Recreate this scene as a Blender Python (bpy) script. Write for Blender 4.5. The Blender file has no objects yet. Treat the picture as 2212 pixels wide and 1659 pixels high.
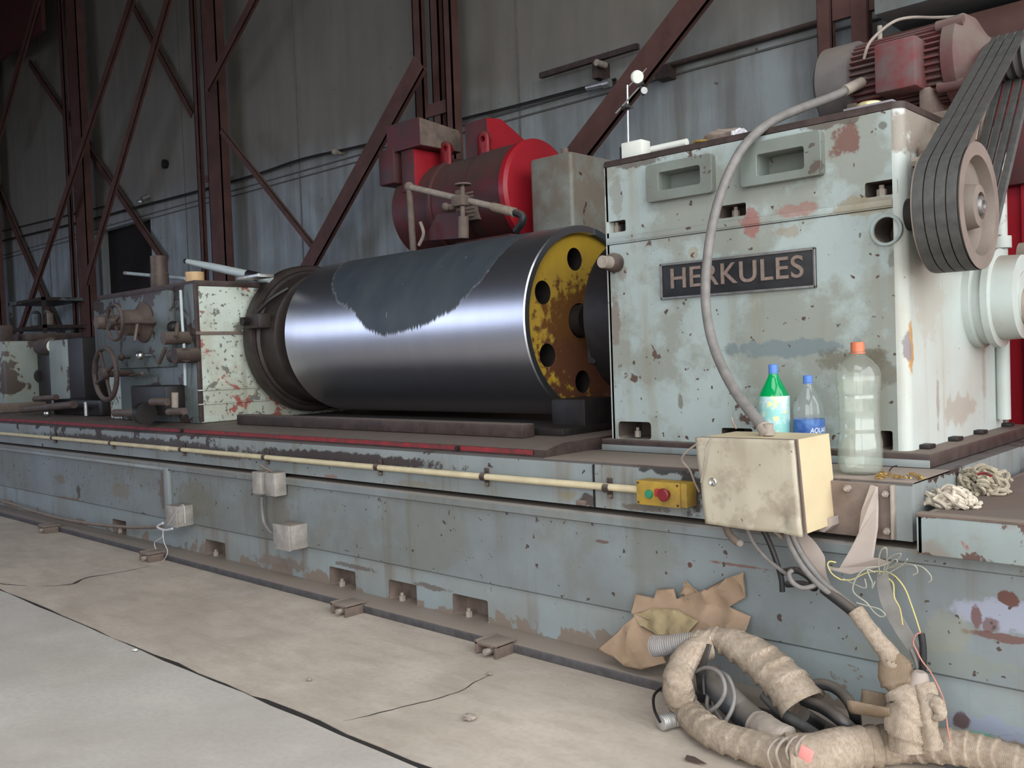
import bpy, bmesh, math, random
from mathutils import Vector, Matrix, noise
from mathutils.geometry import tessellate_polygon, delaunay_2d_cdt
R = math.radians
SC = bpy.context.scene
COL = SC.collection

# ------------------------------------------------------------------ camera, world, light, exposure
FPX, YAW, PITCH, ROLL, CAMZ = 2000.0, 0.75476, 0.03171, -0.03587, 1.0
_cy, _sy = math.cos(YAW), math.sin(YAW)
FWD = Vector((-_sy * math.cos(PITCH), _cy * math.cos(PITCH), -math.sin(PITCH)))
RGT0 = Vector((_cy, _sy, 0)); UP0 = RGT0.cross(FWD)
RGT = RGT0 * math.cos(ROLL) + UP0 * math.sin(ROLL)
UPV = -RGT0 * math.sin(ROLL) + UP0 * math.cos(ROLL)
CAM = Vector((0, 0, CAMZ))
cd = bpy.data.cameras.new('camera'); cam = bpy.data.objects.new('camera', cd); COL.objects.link(cam)
M3 = Matrix((RGT, UPV, -FWD)).transposed()
cam.matrix_world = Matrix.Translation(CAM) @ M3.to_4x4()
cd.sensor_width = 36; cd.lens = 36 * FPX / 2212; cd.clip_start = 0.05; cd.clip_end = 200
SC.camera = cam

w = bpy.data.worlds.new('overcast_sky'); SC.world = w; w.use_nodes = True
wn = w.node_tree.nodes; wl = w.node_tree.links
bgn = wn['Background']; bgn.inputs['Strength'].default_value = 5.2
bgn.inputs['Color'].default_value = (0.93, 0.97, 1.0, 1)
SC.view_settings.view_transform = 'Standard'; SC.view_settings.look = 'None'
SC.view_settings.gamma = 1.0; SC.view_settings.exposure = 0.0; SC.view_settings.use_curve_mapping = False
SC.cycles.use_denoising = True; SC.cycles.max_bounces = 8; SC.cycles.diffuse_bounces = 4
SC.cycles.transparent_max_bounces = 12; SC.cycles.caustics_reflective = False; SC.cycles.caustics_refractive = False
SC.cycles.sample_clamp_indirect = 6.0

def portal(name, loc, rot, sx, sy):
    l = bpy.data.lights.new(name, 'AREA'); l.shape = 'RECTANGLE'; l.size = sx; l.size_y = sy
    l.cycles.is_portal = True
    o = bpy.data.objects.new(name, l); COL.objects.link(o); o.location = loc; o.rotation_euler = rot
    return o
# openings of the hall: a doorway at the right-hand end, an open bay behind the camera, windows farther left, a roof strip added to brighten the floor
DOORX = 2.9
portal('doorway_light', (DOORX - .01, 0.4, 2.6), (0, R(90), 0), 5.2, 7.4)
portal('bay_light', (.9, -3.49, 2.25), (R(90), 0, 0), 3.8, 4.5)
portal('window_light', (-10.8, -3.49, 2.45), (R(90), 0, 0), 7.2, 2.3)
portal('added_roof_light', (.7, -1.6, 6.49), (0, 0, 0), 4.4, 3.2)

def P(px, py, x=None, y=None, z=None):
    """point of the place seen at a pixel of the 2212x1659 photograph, on the plane x=, y= or z="""
    d = FWD + RGT * ((px - 1106) / FPX) - UPV * ((py - 829.5) / FPX)
    if x is not None: t = (x - CAM.x) / d.x
    elif y is not None: t = (y - CAM.y) / d.y
    else: t = (z - CAM.z) / d.z
    return CAM + d * t

# ------------------------------------------------------------------ mesh helpers
class MB:
    def __init__(self): self.v = []; self.f = []; self.m = Matrix.Identity(4)
    def add(self, vs, fs):
        n = len(self.v); self.v += [self.m @ Vector(a) for a in vs]
        self.f += [tuple(i + n for i in f) for f in fs]; return self
    def bm(self, b):
        b.verts.ensure_lookup_table(); b.verts.index_update()
        self.add([v.co.copy() for v in b.verts], [[v.index for v in f.verts] for f in b.faces]); b.free(); return self
    def box(self, x0, x1, y0, y1, z0, z1, bev=0.0, seg=2, rot=None):
        b = bmesh.new(); bmesh.ops.create_cube(b, size=1)
        bmesh.ops.scale(b, vec=(abs(x1 - x0), abs(y1 - y0), abs(z1 - z0)), verts=b.verts)
        if bev > 0: bmesh.ops.bevel(b, geom=list(b.edges), offset=bev, segments=seg, affect='EDGES', profile=0.5)
        c = Vector(((x0 + x1) / 2, (y0 + y1) / 2, (z0 + z1) / 2))
        if rot is not None: bmesh.ops.transform(b, matrix=rot.to_4x4() if len(rot) == 3 else rot, verts=b.verts)
        bmesh.ops.translate(b, vec=c, verts=b.verts)
        return self.bm(b)
    def cyl(self, p0, p1, r0, r1=None, seg=20, bev=0.0):
        r1 = r0 if r1 is None else r1
        if bev > 0:
            p0 = Vector(p0); p1 = Vector(p1); L = (p1 - p0).length
            return self.lathe([(0, r0 - bev), (bev, r0), (L - bev, r1), (L, r1 - bev)], p0, p1 - p0, seg)
        return self.lathe([(0, r0), ((Vector(p1) - Vector(p0)).length, r1)], p0, Vector(p1) - Vector(p0), seg)
    def lathe(self, prof, o, axis, seg=24, caps=True, a0=0.0):
        o = Vector(o); w_ = Vector(axis).normalized()
        t = Vector((0, 0, 1)) if abs(w_.z) < .9 else Vector((1, 0, 0))
        u = w_.cross(t).normalized(); v = w_.cross(u)
        vs = []; fs = []
        for (h, r) in prof:
            for k in range(seg):
                a = 2 * math.pi * k / seg + a0
                vs.append(o + w_ * h + (u * math.cos(a) + v * math.sin(a)) * max(r, 1e-5))
        for i in range(len(prof) - 1):
            for k in range(seg):
                k2 = (k + 1) % seg
                fs.append((i * seg + k, (i + 1) * seg + k, (i + 1) * seg + k2, i * seg + k2))
        if caps:
            fs.append(tuple(range(seg))); n = (len(prof) - 1) * seg
            fs.append(tuple(reversed(range(n, n + seg))))
        return self.add(vs, fs)
    def tube(self, pts, r, seg=10, sub=6, caps=True, rfun=None, flat=None):
        pts = smooth_path(pts, sub) if sub > 1 else [Vector(p) for p in pts]
        n = len(pts); vs = []; fs = []
        L = [0]
        for i in range(1, n): L.append(L[-1] + (pts[i] - pts[i - 1]).length)
        T = [(pts[min(i + 1, n - 1)] - pts[max(i - 1, 0)]).normalized() for i in range(n)]
        N = T[0].orthogonal().normalized()
        for i in range(n):
            N = (N - T[i] * N.dot(T[i])).normalized(); B = T[i].cross(N)
            for k in range(seg):
                a = 2 * math.pi * k / seg
                rr = r if not isinstance(r, (list, tuple)) else lerpl(r, L[i] / max(L[-1], 1e-9))
                if rfun: rr *= rfun(L[i], a, L[i] / max(L[-1], 1e-9))
                vs.append(pts[i] + (N * math.cos(a) + B * math.sin(a)) * rr)
        for i in range(n - 1):
            for k in range(seg):
                k2 = (k + 1) % seg
                fs.append((i * seg + k, i * seg + k2, (i + 1) * seg + k2, (i + 1) * seg + k))
        if caps:
            fs.append(tuple(reversed(range(seg)))); fs.append(tuple(range((n - 1) * seg, n * seg)))
        return self.add(vs, fs)
    def ribbon(self, pts, wv, th, sub=6):
        pts = smooth_path(pts, sub); n = len(pts); vs = []; fs = []
        for i, p in enumerate(pts):
            t = i / (n - 1); T = (pts[min(i + 1, n - 1)] - pts[max(i - 1, 0)]).normalized()
            ws = [Vector(a) for a in wv] if isinstance(wv, (list, tuple)) else [Vector(wv)] * 2
            k = t * (len(ws) - 1); a = int(min(k, len(ws) - 2)); W = ws[a].lerp(ws[a + 1], k - a)
            n_ = T.cross(W).normalized() * th / 2
            vs += [p - W / 2 - n_, p + W / 2 - n_, p + W / 2 + n_, p - W / 2 + n_]
        for i in range(n - 1):
            for k in range(4):
                k2 = (k + 1) % 4; fs.append((i * 4 + k, i * 4 + k2, (i + 1) * 4 + k2, (i + 1) * 4 + k))
        fs += [(3, 2, 1, 0), tuple(range((n - 1) * 4, n * 4))]
        return self.add(vs, fs)
    def sphere(self, c, r, sx=1, sy=1, sz=1, seg=16):
        b = bmesh.new(); bmesh.ops.create_uvsphere(b, u_segments=seg, v_segments=max(6, seg // 2), radius=r)
        bmesh.ops.scale(b, vec=(sx, sy, sz), verts=b.verts); bmesh.ops.translate(b, vec=c, verts=b.verts)
        return self.bm(b)
    def prism(self, poly, axis, a, b):
        """extrude a 2D polygon along axis 'x' (poly = y,z), 'y' (poly = x,z) or 'z' (poly = x,y) from a to b"""
        def q(p, h):
            return {'x': (h, p[0], p[1]), 'y': (p[0], h, p[1]), 'z': (p[0], p[1], h)}[axis]
        n = len(poly); vs = [q(p, a) for p in poly] + [q(p, b) for p in poly]
        fs = [(i, (i + 1) % n, n + (i + 1) % n, n + i) for i in range(n)]
        tr = tessellate_polygon([[Vector((p[0], p[1], 0)) for p in poly]])
        fs += [tuple(t) for t in tr] + [tuple(n + i for i in reversed(t)) for t in tr]
        return self.add(vs, fs)
    def holed(self, outer, holes, y, depth):
        """flat face in the xz plane at y with pockets (lists of xz points) running back by depth"""
        pts, tr = tri_holes(outer, holes)
        self.add([(p[0], y, p[1]) for p in pts], tr)
        for k, h in enumerate(holes if depth is not None else []):
            n = len(h); dd = depth[k] if isinstance(depth, (list, tuple)) else depth
            vs = [(p[0], y, p[1]) for p in h] + [(p[0], y + dd, p[1]) for p in h]
            fs = [(i, (i + 1) % n, n + (i + 1) % n, n + i) for i in range(n)] + [tuple(range(n, 2 * n))]
            self.add(vs, fs)
        return self
    def pocket(self, h, y, dd):
        n = len(h)
        return self.add([(p[0], y, p[1]) for p in h] + [(p[0], y + dd, p[1]) for p in h], [(i, (i + 1) % n, n + (i + 1) % n, n + i) for i in range(n)] + [tuple(range(n, 2 * n))])
    def build(self, name, mat, parent=None, smooth=40, origin=None):
        me = bpy.data.meshes.new(name)
        if parent is not None: o0 = Vector(parent['_o']) if '_o' in parent else parent.matrix_world.translation.copy()
        if parent is None:
            if origin is None:
                xs = [v.x for v in self.v]; ys = [v.y for v in self.v]; zs = [v.z for v in self.v]
                origin = ((min(xs) + max(xs)) / 2, (min(ys) + max(ys)) / 2, min(zs))
            off = Vector(origin)
        else: off = o0
        me.from_pydata([tuple(v - off) for v in self.v], [], self.f)
        b = bmesh.new(); b.from_mesh(me)
        bmesh.ops.remove_doubles(b, verts=b.verts, dist=1e-6)
        bmesh.ops.recalc_face_normals(b, faces=b.faces); b.to_mesh(me); b.free()
        if smooth:
            me.polygons.foreach_set('use_smooth', [True] * len(me.polygons))
            me.set_sharp_from_angle(angle=R(smooth))
        ob = bpy.data.objects.new(name, me); COL.objects.link(ob)
        if mat: me.materials.append(mat)
        if parent is None: ob.location = off
        else: ob.parent = parent
        ORG[ob.name] = off.copy()
        ob['_o'] = tuple(off)
        return ob
ORG = {}
def inside(p, poly):
    c = False; n = len(poly)
    for i in range(n):
        a, b = poly[i], poly[i - 1]
        if (a[1] > p[1]) != (b[1] > p[1]) and p[0] < (b[0] - a[0]) * (p[1] - a[1]) / (b[1] - a[1]) + a[0]: c = not c
    return c
def tri_holes(outer, holes):
    pts = []; ed = []
    for l in [outer] + holes:
        n0 = len(pts); n = len(l); pts += [Vector((q[0], q[1])) for q in l]; ed += [(n0 + i, n0 + (i + 1) % n) for i in range(n)]
    vo, _, fo, *_r = delaunay_2d_cdt(pts, ed, [], 0, 1e-7)
    out = []
    for f in fo:
        c = (sum(vo[i][0] for i in f) / 3, sum(vo[i][1] for i in f) / 3)
        if inside(c, outer) and not any(inside(c, h) for h in holes): out.append(tuple(f))
    return [(v[0], v[1]) for v in vo], out
def lerpl(l, t):
    k = t * (len(l) - 1); a = int(min(k, len(l) - 2)); return l[a] + (l[a + 1] - l[a]) * (k - a)
def smooth_path(pts, sub):
    p = [Vector(a) for a in pts]; out = []
    if len(p) == 2: return [p[0].lerp(p[1], i / sub) for i in range(sub + 1)]
    for i in range(len(p) - 1):
        a = p[max(i - 1, 0)]; b = p[i]; c = p[i + 1]; d = p[min(i + 2, len(p) - 1)]
        for k in range(sub):
            t = k / sub
            out.append(0.5 * ((2 * b) + (c - a) * t + (2 * a - 5 * b + 4 * c - d) * t * t + (3 * b - a - 3 * c + d) * t ** 3))
    out.append(p[-1]); return out
def rect(x0, x1, z0, z1, r=0.0, n=4):
    if r <= 0: return [(x0, z0), (x1, z0), (x1, z1), (x0, z1)]
    o = []
    for cx, cz, a in ((x1 - r, z0 + r, -90), (x1 - r, z1 - r, 0), (x0 + r, z1 - r, 90), (x0 + r, z0 + r, 180)):
        for k in range(n + 1):
            t = R(a + 90 * k / n); o.append((cx + r * math.cos(t), cz + r * math.sin(t)))
    return o
def circ(cx, cz, r, n=24): return [(cx + r * math.cos(2 * math.pi * k / n), cz + r * math.sin(2 * math.pi * k / n)) for k in range(n)]
def thing(name, label, cat, loc=(0, 0, 0), group=None):
    o = bpy.data.objects.new(name, None); COL.objects.link(o); o.location = loc
    o.empty_display_size = .05
    o['label'] = label; o['category'] = cat; o['_o'] = tuple(loc)
    if group: o['group'] = group
    return o
def tag(o, label, cat, group=None, kind=None):
    o['label'] = label; o['category'] = cat
    if group: o['group'] = group
    if kind: o['kind'] = kind
    return o
def struct(o, label=None):
    o['kind'] = 'structure'
    if label: o['label'] = label
    return o
def copy_tree(o, parent=None):
    c = o.copy(); COL.objects.link(c); c.parent = parent
    for ch in list(o.children): copy_tree(ch, c)
    return c

# ------------------------------------------------------------------ materials
def newmat(name):
    m = bpy.data.materials.new(name); m.use_nodes = True
    return m, m.node_tree.nodes, m.node_tree.links, m.node_tree.nodes['Principled BSDF']
def N_(ns, t, **k):
    n = ns.new(t)
    for a, b in k.items(): setattr(n, a, b)
    return n
def c4(c): return (c[0], c[1], c[2], 1)
def ramp(ns, ls, src, stops):
    r = ns.new('ShaderNodeValToRGB'); e = r.color_ramp.elements
    e[0].position = stops[0][0]; e[0].color = c4(stops[0][1]) if not isinstance(stops[0][1], (int, float)) else (stops[0][1],) * 3 + (1,)
    e[1].position = stops[-1][0]; e[1].color = c4(stops[-1][1]) if not isinstance(stops[-1][1], (int, float)) else (stops[-1][1],) * 3 + (1,)
    for p, c in stops[1:-1]:
        q = e.new(p); q.color = c4(c) if not isinstance(c, (int, float)) else (c,) * 3 + (1,)
    ls.new(src, r.inputs[0]); return r.outputs[0]
def mixc(ns, ls, fac, a, b, mode='MIX'):
    m = ns.new('ShaderNodeMix'); m.data_type = 'RGBA'; m.blend_type = mode
    for s, v in ((m.inputs[0], fac), (m.inputs[6], a), (m.inputs[7], b)):
        if hasattr(v, 'is_linked') or hasattr(v, 'links'): ls.new(v, s)
        elif isinstance(v, (int, float)): s.default_value = v
        else: s.default_value = c4(v)
    return m.outputs[2]
def coords(ns, ls, scale=(1, 1, 1), rot=(0, 0, 0)):
    tc = ns.new('ShaderNodeTexCoord'); mp = ns.new('ShaderNodeMapping')
    mp.inputs['Scale'].default_value = scale; mp.inputs['Rotation'].default_value = rot
    ls.new(tc.outputs['Object'], mp.inputs[0]); return mp.outputs[0]
def noise_(ns, ls, vec, scale, detail=4, rough=.55, dist=0):
    n = ns.new('ShaderNodeTexNoise'); n.inputs['Scale'].default_value = scale; n.inputs['Detail'].default_value = detail
    n.inputs['Roughness'].default_value = rough; n.inputs['Distortion'].default_value = dist
    ls.new(vec, n.inputs['Vector']); return n.outputs['Fac']
def bump(ns, ls, bsdf, h, strength=.3, dist=.01):
    b = ns.new('ShaderNodeBump'); b.inputs['Strength'].default_value = strength; b.inputs['Distance'].default_value = dist
    ls.new(h, b.inputs['Height']); ls.new(b.outputs[0], bsdf.inputs['Normal'])

def sramp(ns, ls, src, am):
    mr = ns.new('ShaderNodeMapRange'); ls.new(src, mr.inputs[0]); mr.inputs[1].default_value = 1.95; mr.inputs[2].default_value = 2.3
    mr.inputs[3].default_value = am; mr.inputs[4].default_value = 0; mr.interpolation_type = 'SMOOTHSTEP'; return mr.outputs[0]
def paint(name, base, base2=None, chip=(.07, .035, .028), chip_at=.66, chip_scale=9, speck=.72, streak=.5, streak_col=(.2, .15, .1),
          dust=(.32, .26, .21), dust_up=.85, rough=.45, red=None, red_at=.7, grime=None, zb=None, stains=()):
    m, ns, ls, bs = newmat(name)
    base2 = base2 or tuple(c * .82 for c in base)
    v = coords(ns, ls)
    col = mixc(ns, ls, ramp(ns, ls, noise_(ns, ls, v, 3.5, 5), [(.35, 0.0), (.65, 1.0)]), base, base2)
    # vertical runs of old oil and rust
    vs = coords(ns, ls, (14, 14, .9))
    st = ramp(ns, ls, noise_(ns, ls, vs, 1.0, 4, .6), [(.52, 0.0), (.72, streak)])
    stm = N_(ns, 'ShaderNodeMath', operation='MULTIPLY'); ls.new(st, stm.inputs[0])
    ls.new(ramp(ns, ls, noise_(ns, ls, v, 1.7, 3), [(.4, 0.0), (.62, 1.0)]), stm.inputs[1])
    col = mixc(ns, ls, stm.outputs[0], col, streak_col)
    if grime:
        col = mixc(ns, ls, ramp(ns, ls, noise_(ns, ls, v, grime[1], 6, .65), [(grime[2], 0.0), (grime[2] + .08, grime[3])]), col, grime[0])
    if red:
        col = mixc(ns, ls, ramp(ns, ls, noise_(ns, ls, v, chip_scale * .6, 6, .6, .4), [(red_at, 0.0), (red_at + .02, 1.0)]), col, red)
    cn = noise_(ns, ls, v, chip_scale, 8, .62, .3)
    if zb:                                              # wear that grows towards an edge: (axis, from, to, amount)
        for (ax, f0, f1, am) in zb:
            sp_ = ns.new('ShaderNodeSeparateXYZ'); ls.new(v, sp_.inputs[0])
            mr = ns.new('ShaderNodeMapRange'); ls.new(sp_.outputs[ax], mr.inputs[0]); mr.inputs[1].default_value = f0; mr.inputs[2].default_value = f1; mr.inputs[3].default_value = 0; mr.inputs[4].default_value = am
            ad = N_(ns, 'ShaderNodeMath', operation='ADD'); ls.new(cn, ad.inputs[0]); ls.new(mr.outputs[0], ad.inputs[1]); cn = ad.outputs[0]
    ch = ramp(ns, ls, cn, [(chip_at, 0.0), (chip_at + .015, 1.0)])
    col = mixc(ns, ls, ch, col, chip)
    for st_ in stains:             # stains, plus the painted shade of the roll's end disc, each in its place
        (cx, cz, rx, rz, sc, am) = st_[:6]; yz = len(st_) > 6
        mp = ns.new('ShaderNodeMapping'); mp.inputs['Location'].default_value = (0, -cx / rx, -cz / rz) if yz else (-cx / rx, 0, -cz / rz); mp.inputs['Scale'].default_value = (0, 1 / rx, 1 / rz) if yz else (1 / rx, 0, 1 / rz); ls.new(v, mp.inputs[0])
        ln = ns.new('ShaderNodeVectorMath'); ln.operation = 'LENGTH'; ls.new(mp.outputs[0], ln.inputs[0])
        ad = N_(ns, 'ShaderNodeMath', operation='MULTIPLY_ADD'); ls.new(noise_(ns, ls, v, 22, 6, .65), ad.inputs[0]); ad.inputs[1].default_value = 2.4; ls.new(ln.outputs['Value'], ad.inputs[2])
        col = mixc(ns, ls, sramp(ns, ls, ad.outputs[0], am), col, sc)
    sp = ramp(ns, ls, noise_(ns, ls, v, chip_scale * 5, 3, .5), [(speck, 0.0), (speck + .02, 1.0)])
    col = mixc(ns, ls, sp, col, tuple(c * .9 for c in chip))
    # settled dust on upward faces
    g = ns.new('ShaderNodeNewGeometry'); sx = ns.new('ShaderNodeSeparateXYZ'); ls.new(g.outputs['Normal'], sx.inputs[0])
    up = ramp(ns, ls, sx.outputs[2], [(.55, 0.0), (.9, dust_up)])
    col = mixc(ns, ls, up, col, dust)
    ls.new(col, bs.inputs['Base Color'])
    rr = N_(ns, 'ShaderNodeMath', operation='MULTIPLY_ADD'); ls.new(up, rr.inputs[0]); rr.inputs[1].default_value = .45; rr.inputs[2].default_value = rough
    ls.new(rr.outputs[0], bs.inputs['Roughness'])
    h = N_(ns, 'ShaderNodeMath', operation='MULTIPLY_ADD'); ls.new(ch, h.inputs[0]); h.inputs[1].default_value = -1
    ls.new(noise_(ns, ls, v, 30, 4), h.inputs[2]); bump(ns, ls, bs, h.outputs[0], .25, .004)
    bs.inputs['Specular IOR Level'].default_value = .35
    return m
def plain(name, col, rough=.6, metal=0, var=.25, scale=14, bmp=.2, dust=None, spec=.4, col2=None):
    m, ns, ls, bs = newmat(name); v = coords(ns, ls)
    n = noise_(ns, ls, v, scale, 6, .6)
    c = mixc(ns, ls, ramp(ns, ls, n, [(.35, 0.0), (.65, 1.0)]), col, col2 or tuple(a * (1 - var) for a in col))
    if dust:
        g = ns.new('ShaderNodeNewGeometry'); sx = ns.new('ShaderNodeSeparateXYZ'); ls.new(g.outputs['Normal'], sx.inputs[0])
        c = mixc(ns, ls, ramp(ns, ls, sx.outputs[2], [(.1, 0.0), (.85, dust[1])]), c, dust[0])
    ls.new(c, bs.inputs['Base Color']); bs.inputs['Roughness'].default_value = rough; bs.inputs['Metallic'].default_value = metal
    bs.inputs['Specular IOR Level'].default_value = spec
    if bmp: bump(ns, ls, bs, n, bmp, .004)
    return m
M = {}
def hsx(px, py): p = P(px, py, y=2.63); return p.x + 1.48, p.z - .69
HSTAINS = []
for px, py, rx, rz, col, am in ((1700, 752, .22, .028, (.15, .19, .20), .75), (1850, 775, .12, .035, (.13, .11, .075), .7), (1900, 800, .06, .05, (.12, .10, .07), .6), (1620, 480, .035, .05, (.30, .06, .05), .6),
        (1720, 455, .07, .022, (.30, .10, .07), .55), (1860, 445, .09, .03, (.24, .17, .08), .6), (1825, 305, .05, .045, (.16, .07, .055), .85), (1790, 262, .10, .022, (.10, .075, .06), .8), (1380, 350, .10, .016, (.10, .075, .06), .8),
        (1330, 420, .03, .09, (.20, .18, .14), .5), (1330, 700, .022, .09, (.18, .13, .10), .7), (1345, 590, .02, .03, (.2, .15, .12), .6), (1470, 865, .010, .03, (.14, .12, .09), .7), (1760, 250, .05, .03, (.16, .13, .09), .6),
        (1905, 270, .012, .012, (.12, .12, .10), .8), (1500, 545, .02, .02, (.3, .22, .12), .5), (1700, 500, .05, .02, (.28, .2, .12), .5), (1925, 560, .015, .03, (.12, .11, .1), .6), (1880, 560, .03, .10, (.25, .24, .18), .3)):
    a_, b_ = hsx(px, py); HSTAINS.append((a_, b_, rx, rz, col, am))
DUST = (.30, .245, .2)
M['head'] = paint('pale_green_machine_paint', (.375, .43, .412), (.32, .37, .355), chip=(.10, .062, .05), chip_at=.665, chip_scale=7, streak=.75,
                  streak_col=(.25, .2, .12), speck=.68, red=(.30, .07, .06), red_at=.74, grime=((.21, .20, .155), 2.6, .47, .62), dust=(.2, .15, .12), zb=[(2, .90, .975, .13)], stains=HSTAINS)
M['head_side'] = paint('cream_green_machine_paint', (.50, .55, .52), (.46, .47, .42), chip=(.13, .1, .085), chip_at=.70, chip_scale=8, streak=.5, streak_col=(.35, .28, .2), speck=.74, stains=[(y - 3.12, z - .69, ry, rz, c, a, 1) for y, z, ry, rz, c, a in (
    (2.80, 1.60, .25, .10, (.24, .19, .15), .85), (3.15, 1.55, .35, .16, (.22, .17, .13), .8), (2.72, 1.40, .05, .12, (.30, .25, .21), .7), (2.655, .98, .018, .085, (.42, .22, .08), .95), (2.645, .99, .012, .05, (.20, .18, .19), .9),
    (2.86, .82, .012, .09, (.26, .2, .16), .6), (3.05, .78, .16, .05, (.35, .28, .22), .6), (3.3, .95, .02, .25, (.3, .25, .2), .5), (2.80, 1.12, .12, .12, (.42, .36, .3), .5))])
M['grimy'] = paint('grimy_olive_paint', (.20, .225, .20), (.14, .145, .12), chip=(.10, .08, .065), chip_at=.62, chip_scale=9, streak=.7, streak_col=(.13, .10, .07), dust=(.3, .26, .22), dust_up=.6)
M['pocket'] = plain('dark_pocket', (.10, .075, .06), .8, 0, .4, 16, .2, dust=(DUST, .5))  # pocket walls darker than the front face
def bx(px, py): p = P(px, py, y=2.334); return p.x + 4.5, p.z
BST = []
for px, py, rx, rz, col, am in ((2160, 1330, .10, .04, (.30, .31, .38), .95), (2178, 1292, .022, .016, (.12, .055, .045), 1), (2110, 1330, .014, .03, (.14, .07, .06), .9), (2170, 1378, .09, .010, (.14, .07, .06), .9), (2140, 1350, .02, .02, (.13, .065, .055), .8),
        (1300, 1170, .03, .006, (.12, .06, .05), .8), (1490, 1220, .008, .008, (.10, .05, .045), 1), (1600, 1222, .09, .005, (.17, .08, .06), .8), (750, 1190, .02, .004, (.10, .08, .07), .7), (2000, 1420, .2, .04, (.22, .23, .17), .4), (2050, 1370, .06, .05, (.27, .26, .18), .4),
        (150, 1085, .30, .035, (.18, .10, .05), .7), (130, 1035, .12, .03, (.16, .11, .06), .5), (260, 1060, .12, .05, (.20, .14, .08), .5), (355, 1060, .07, .10, (.13, .08, .06), .7), (420, 1080, .18, .10, (.16, .14, .09), .5), (600, 1100, .10, .10, (.17, .14, .10), .5), (620, 1200, .18, .06, (.17, .13, .10), .8), (170, 1060, .03, .04, (.07, .06, .05), .9), (310, 1115, .03, .02, (.07, .05, .045), .8)):
    a_, b_ = bx(px, py); BST.append((a_, b_, rx, rz, col, am))
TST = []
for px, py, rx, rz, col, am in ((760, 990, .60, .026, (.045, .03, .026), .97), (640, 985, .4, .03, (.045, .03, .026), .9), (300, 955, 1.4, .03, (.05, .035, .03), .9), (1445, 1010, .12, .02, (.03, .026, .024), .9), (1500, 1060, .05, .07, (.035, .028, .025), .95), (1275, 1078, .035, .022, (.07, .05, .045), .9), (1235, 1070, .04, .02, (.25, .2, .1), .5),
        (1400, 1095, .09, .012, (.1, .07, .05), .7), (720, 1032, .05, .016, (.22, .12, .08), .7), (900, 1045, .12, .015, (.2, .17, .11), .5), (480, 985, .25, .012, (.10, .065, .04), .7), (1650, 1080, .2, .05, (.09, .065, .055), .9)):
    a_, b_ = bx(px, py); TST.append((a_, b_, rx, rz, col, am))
AST = []
for px, py, rx, rz, col, am in ((2150, 1575, .11, .022, (.26, .29, .36), .95), (2075, 1560, .02, .02, (.10, .055, .05), .9), (2120, 1590, .03, .005, (.12, .35, .27), .8), (600, 1215, .22, .03, (.20, .15, .12), .8), (930, 1270, .10, .012, (.12, .095, .08), .8), (760, 1225, .12, .012, (.12, .095, .08), .8)):
    a_, b_ = bx(px, py); AST.append((a_, b_, rx, rz, col, am))
M['bed'] = paint('blue_grey_bed_paint', (.225, .25, .255), (.185, .20, .20), chip=(.085, .06, .05), chip_at=.715, chip_scale=8, streak=.6, streak_col=(.13, .11, .07), speck=.68, dust_up=.9, grime=((.165, .165, .135), 1.6, .50, .5), stains=BST)
M['bedtop'] = paint('chipped_bed_edge_paint', (.25, .275, .275), (.20, .215, .205), chip=(.05, .032, .028), chip_at=.70, chip_scale=8, streak=.8, streak_col=(.16, .12, .07), speck=.72, dust=(.08, .06, .055), dust_up=.8, zb=[(2, .58, .645, .13), (0, 1.8, -1.5, .05)], stains=TST)
M['apron'] = paint('dirty_bed_apron_paint', (.27, .31, .315), (.24, .25, .235), chip=(.22, .175, .14), chip_at=.64, chip_scale=5, zb=[(2, .11, .03, .16)], streak=.8, streak_col=(.17, .13, .1), dust_up=.95, stains=AST)
M['tail'] = paint('white_green_flaking_paint', (.56, .61, .53), (.46, .51, .46), chip=(.17, .17, .14), chip_at=.60, chip_scale=8, streak=.6, speck=.62, red=(.33, .10, .08), red_at=.60, grime=((.36, .34, .24), 2.5, .52, .5), zb=[(2, .66, .76, .12), (2, .06, -.02, .12)], dust=(.12, .09, .08))
M['panel'] = paint('dull_green_panel_paint', (.12, .145, .142), (.10, .115, .11), chip=(.045, .03, .026), chip_at=.56, chip_scale=5, streak=.9, streak_col=(.05, .035, .03), zb=[(2, .64, .76, .14)], dust=(.07, .05, .04))
M['dark'] = plain('oily_black_iron', (.018, .014, .013), .5, 0, .4, 20)
M['brown'] = plain('rust_brown_iron', (.065, .042, .036), .6, 0, .45, 18, dust=(DUST, .35))
M['rustlight'] = plain('dusty_brown_iron', (.19, .14, .115), .75, 0, .35, 16, dust=(DUST, .7))
M['column'] = plain('brown_primer_steel', (.115, .052, .042), .65, 0, .35, 5, dust=(DUST, .3))
M['dusty'] = plain('dust_covered_metal', (.36, .30, .25), .85, 0, .25, 25, .4)
M['steel'] = plain('bright_steel', (.62, .62, .6), .32, 1, .2, 30, .05)
M['greymetal'] = plain('dull_grey_metal', (.30, .29, .28), .45, .7, .3, 30)
M['alu'] = plain('silver_conduit', (.55, .54, .52), .4, .8, .25, 40)
M['black'] = plain('black_rubber', (.022, .022, .024), .45, 0, .4, 25, .15, dust=(DUST, .35))
M['belt'] = plain('worn_grey_rubber', (.085, .083, .078), .55, 0, .3, 40, .1)
M['cable'] = plain('grey_pvc', (.215, .198, .185), .5, 0, .25, 30, .1)
M['fins'] = plain('dusty_fin_paint', (.13, .025, .028), .6, 0, .4, 9, .1, dust=((.17, .135, .115), .7), col2=(.09, .06, .055))
M['red'] = plain('dusty_red_paint', (.26, .014, .02), .45, 0, .35, 6, .1, dust=((.12, .085, .07), .85))
M['redbrown'] = plain('grimy_red_paint', (.10, .018, .02), .55, 0, .4, 8, .1, dust=((.085, .062, .052), .9), col2=(.055, .026, .025))
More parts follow.
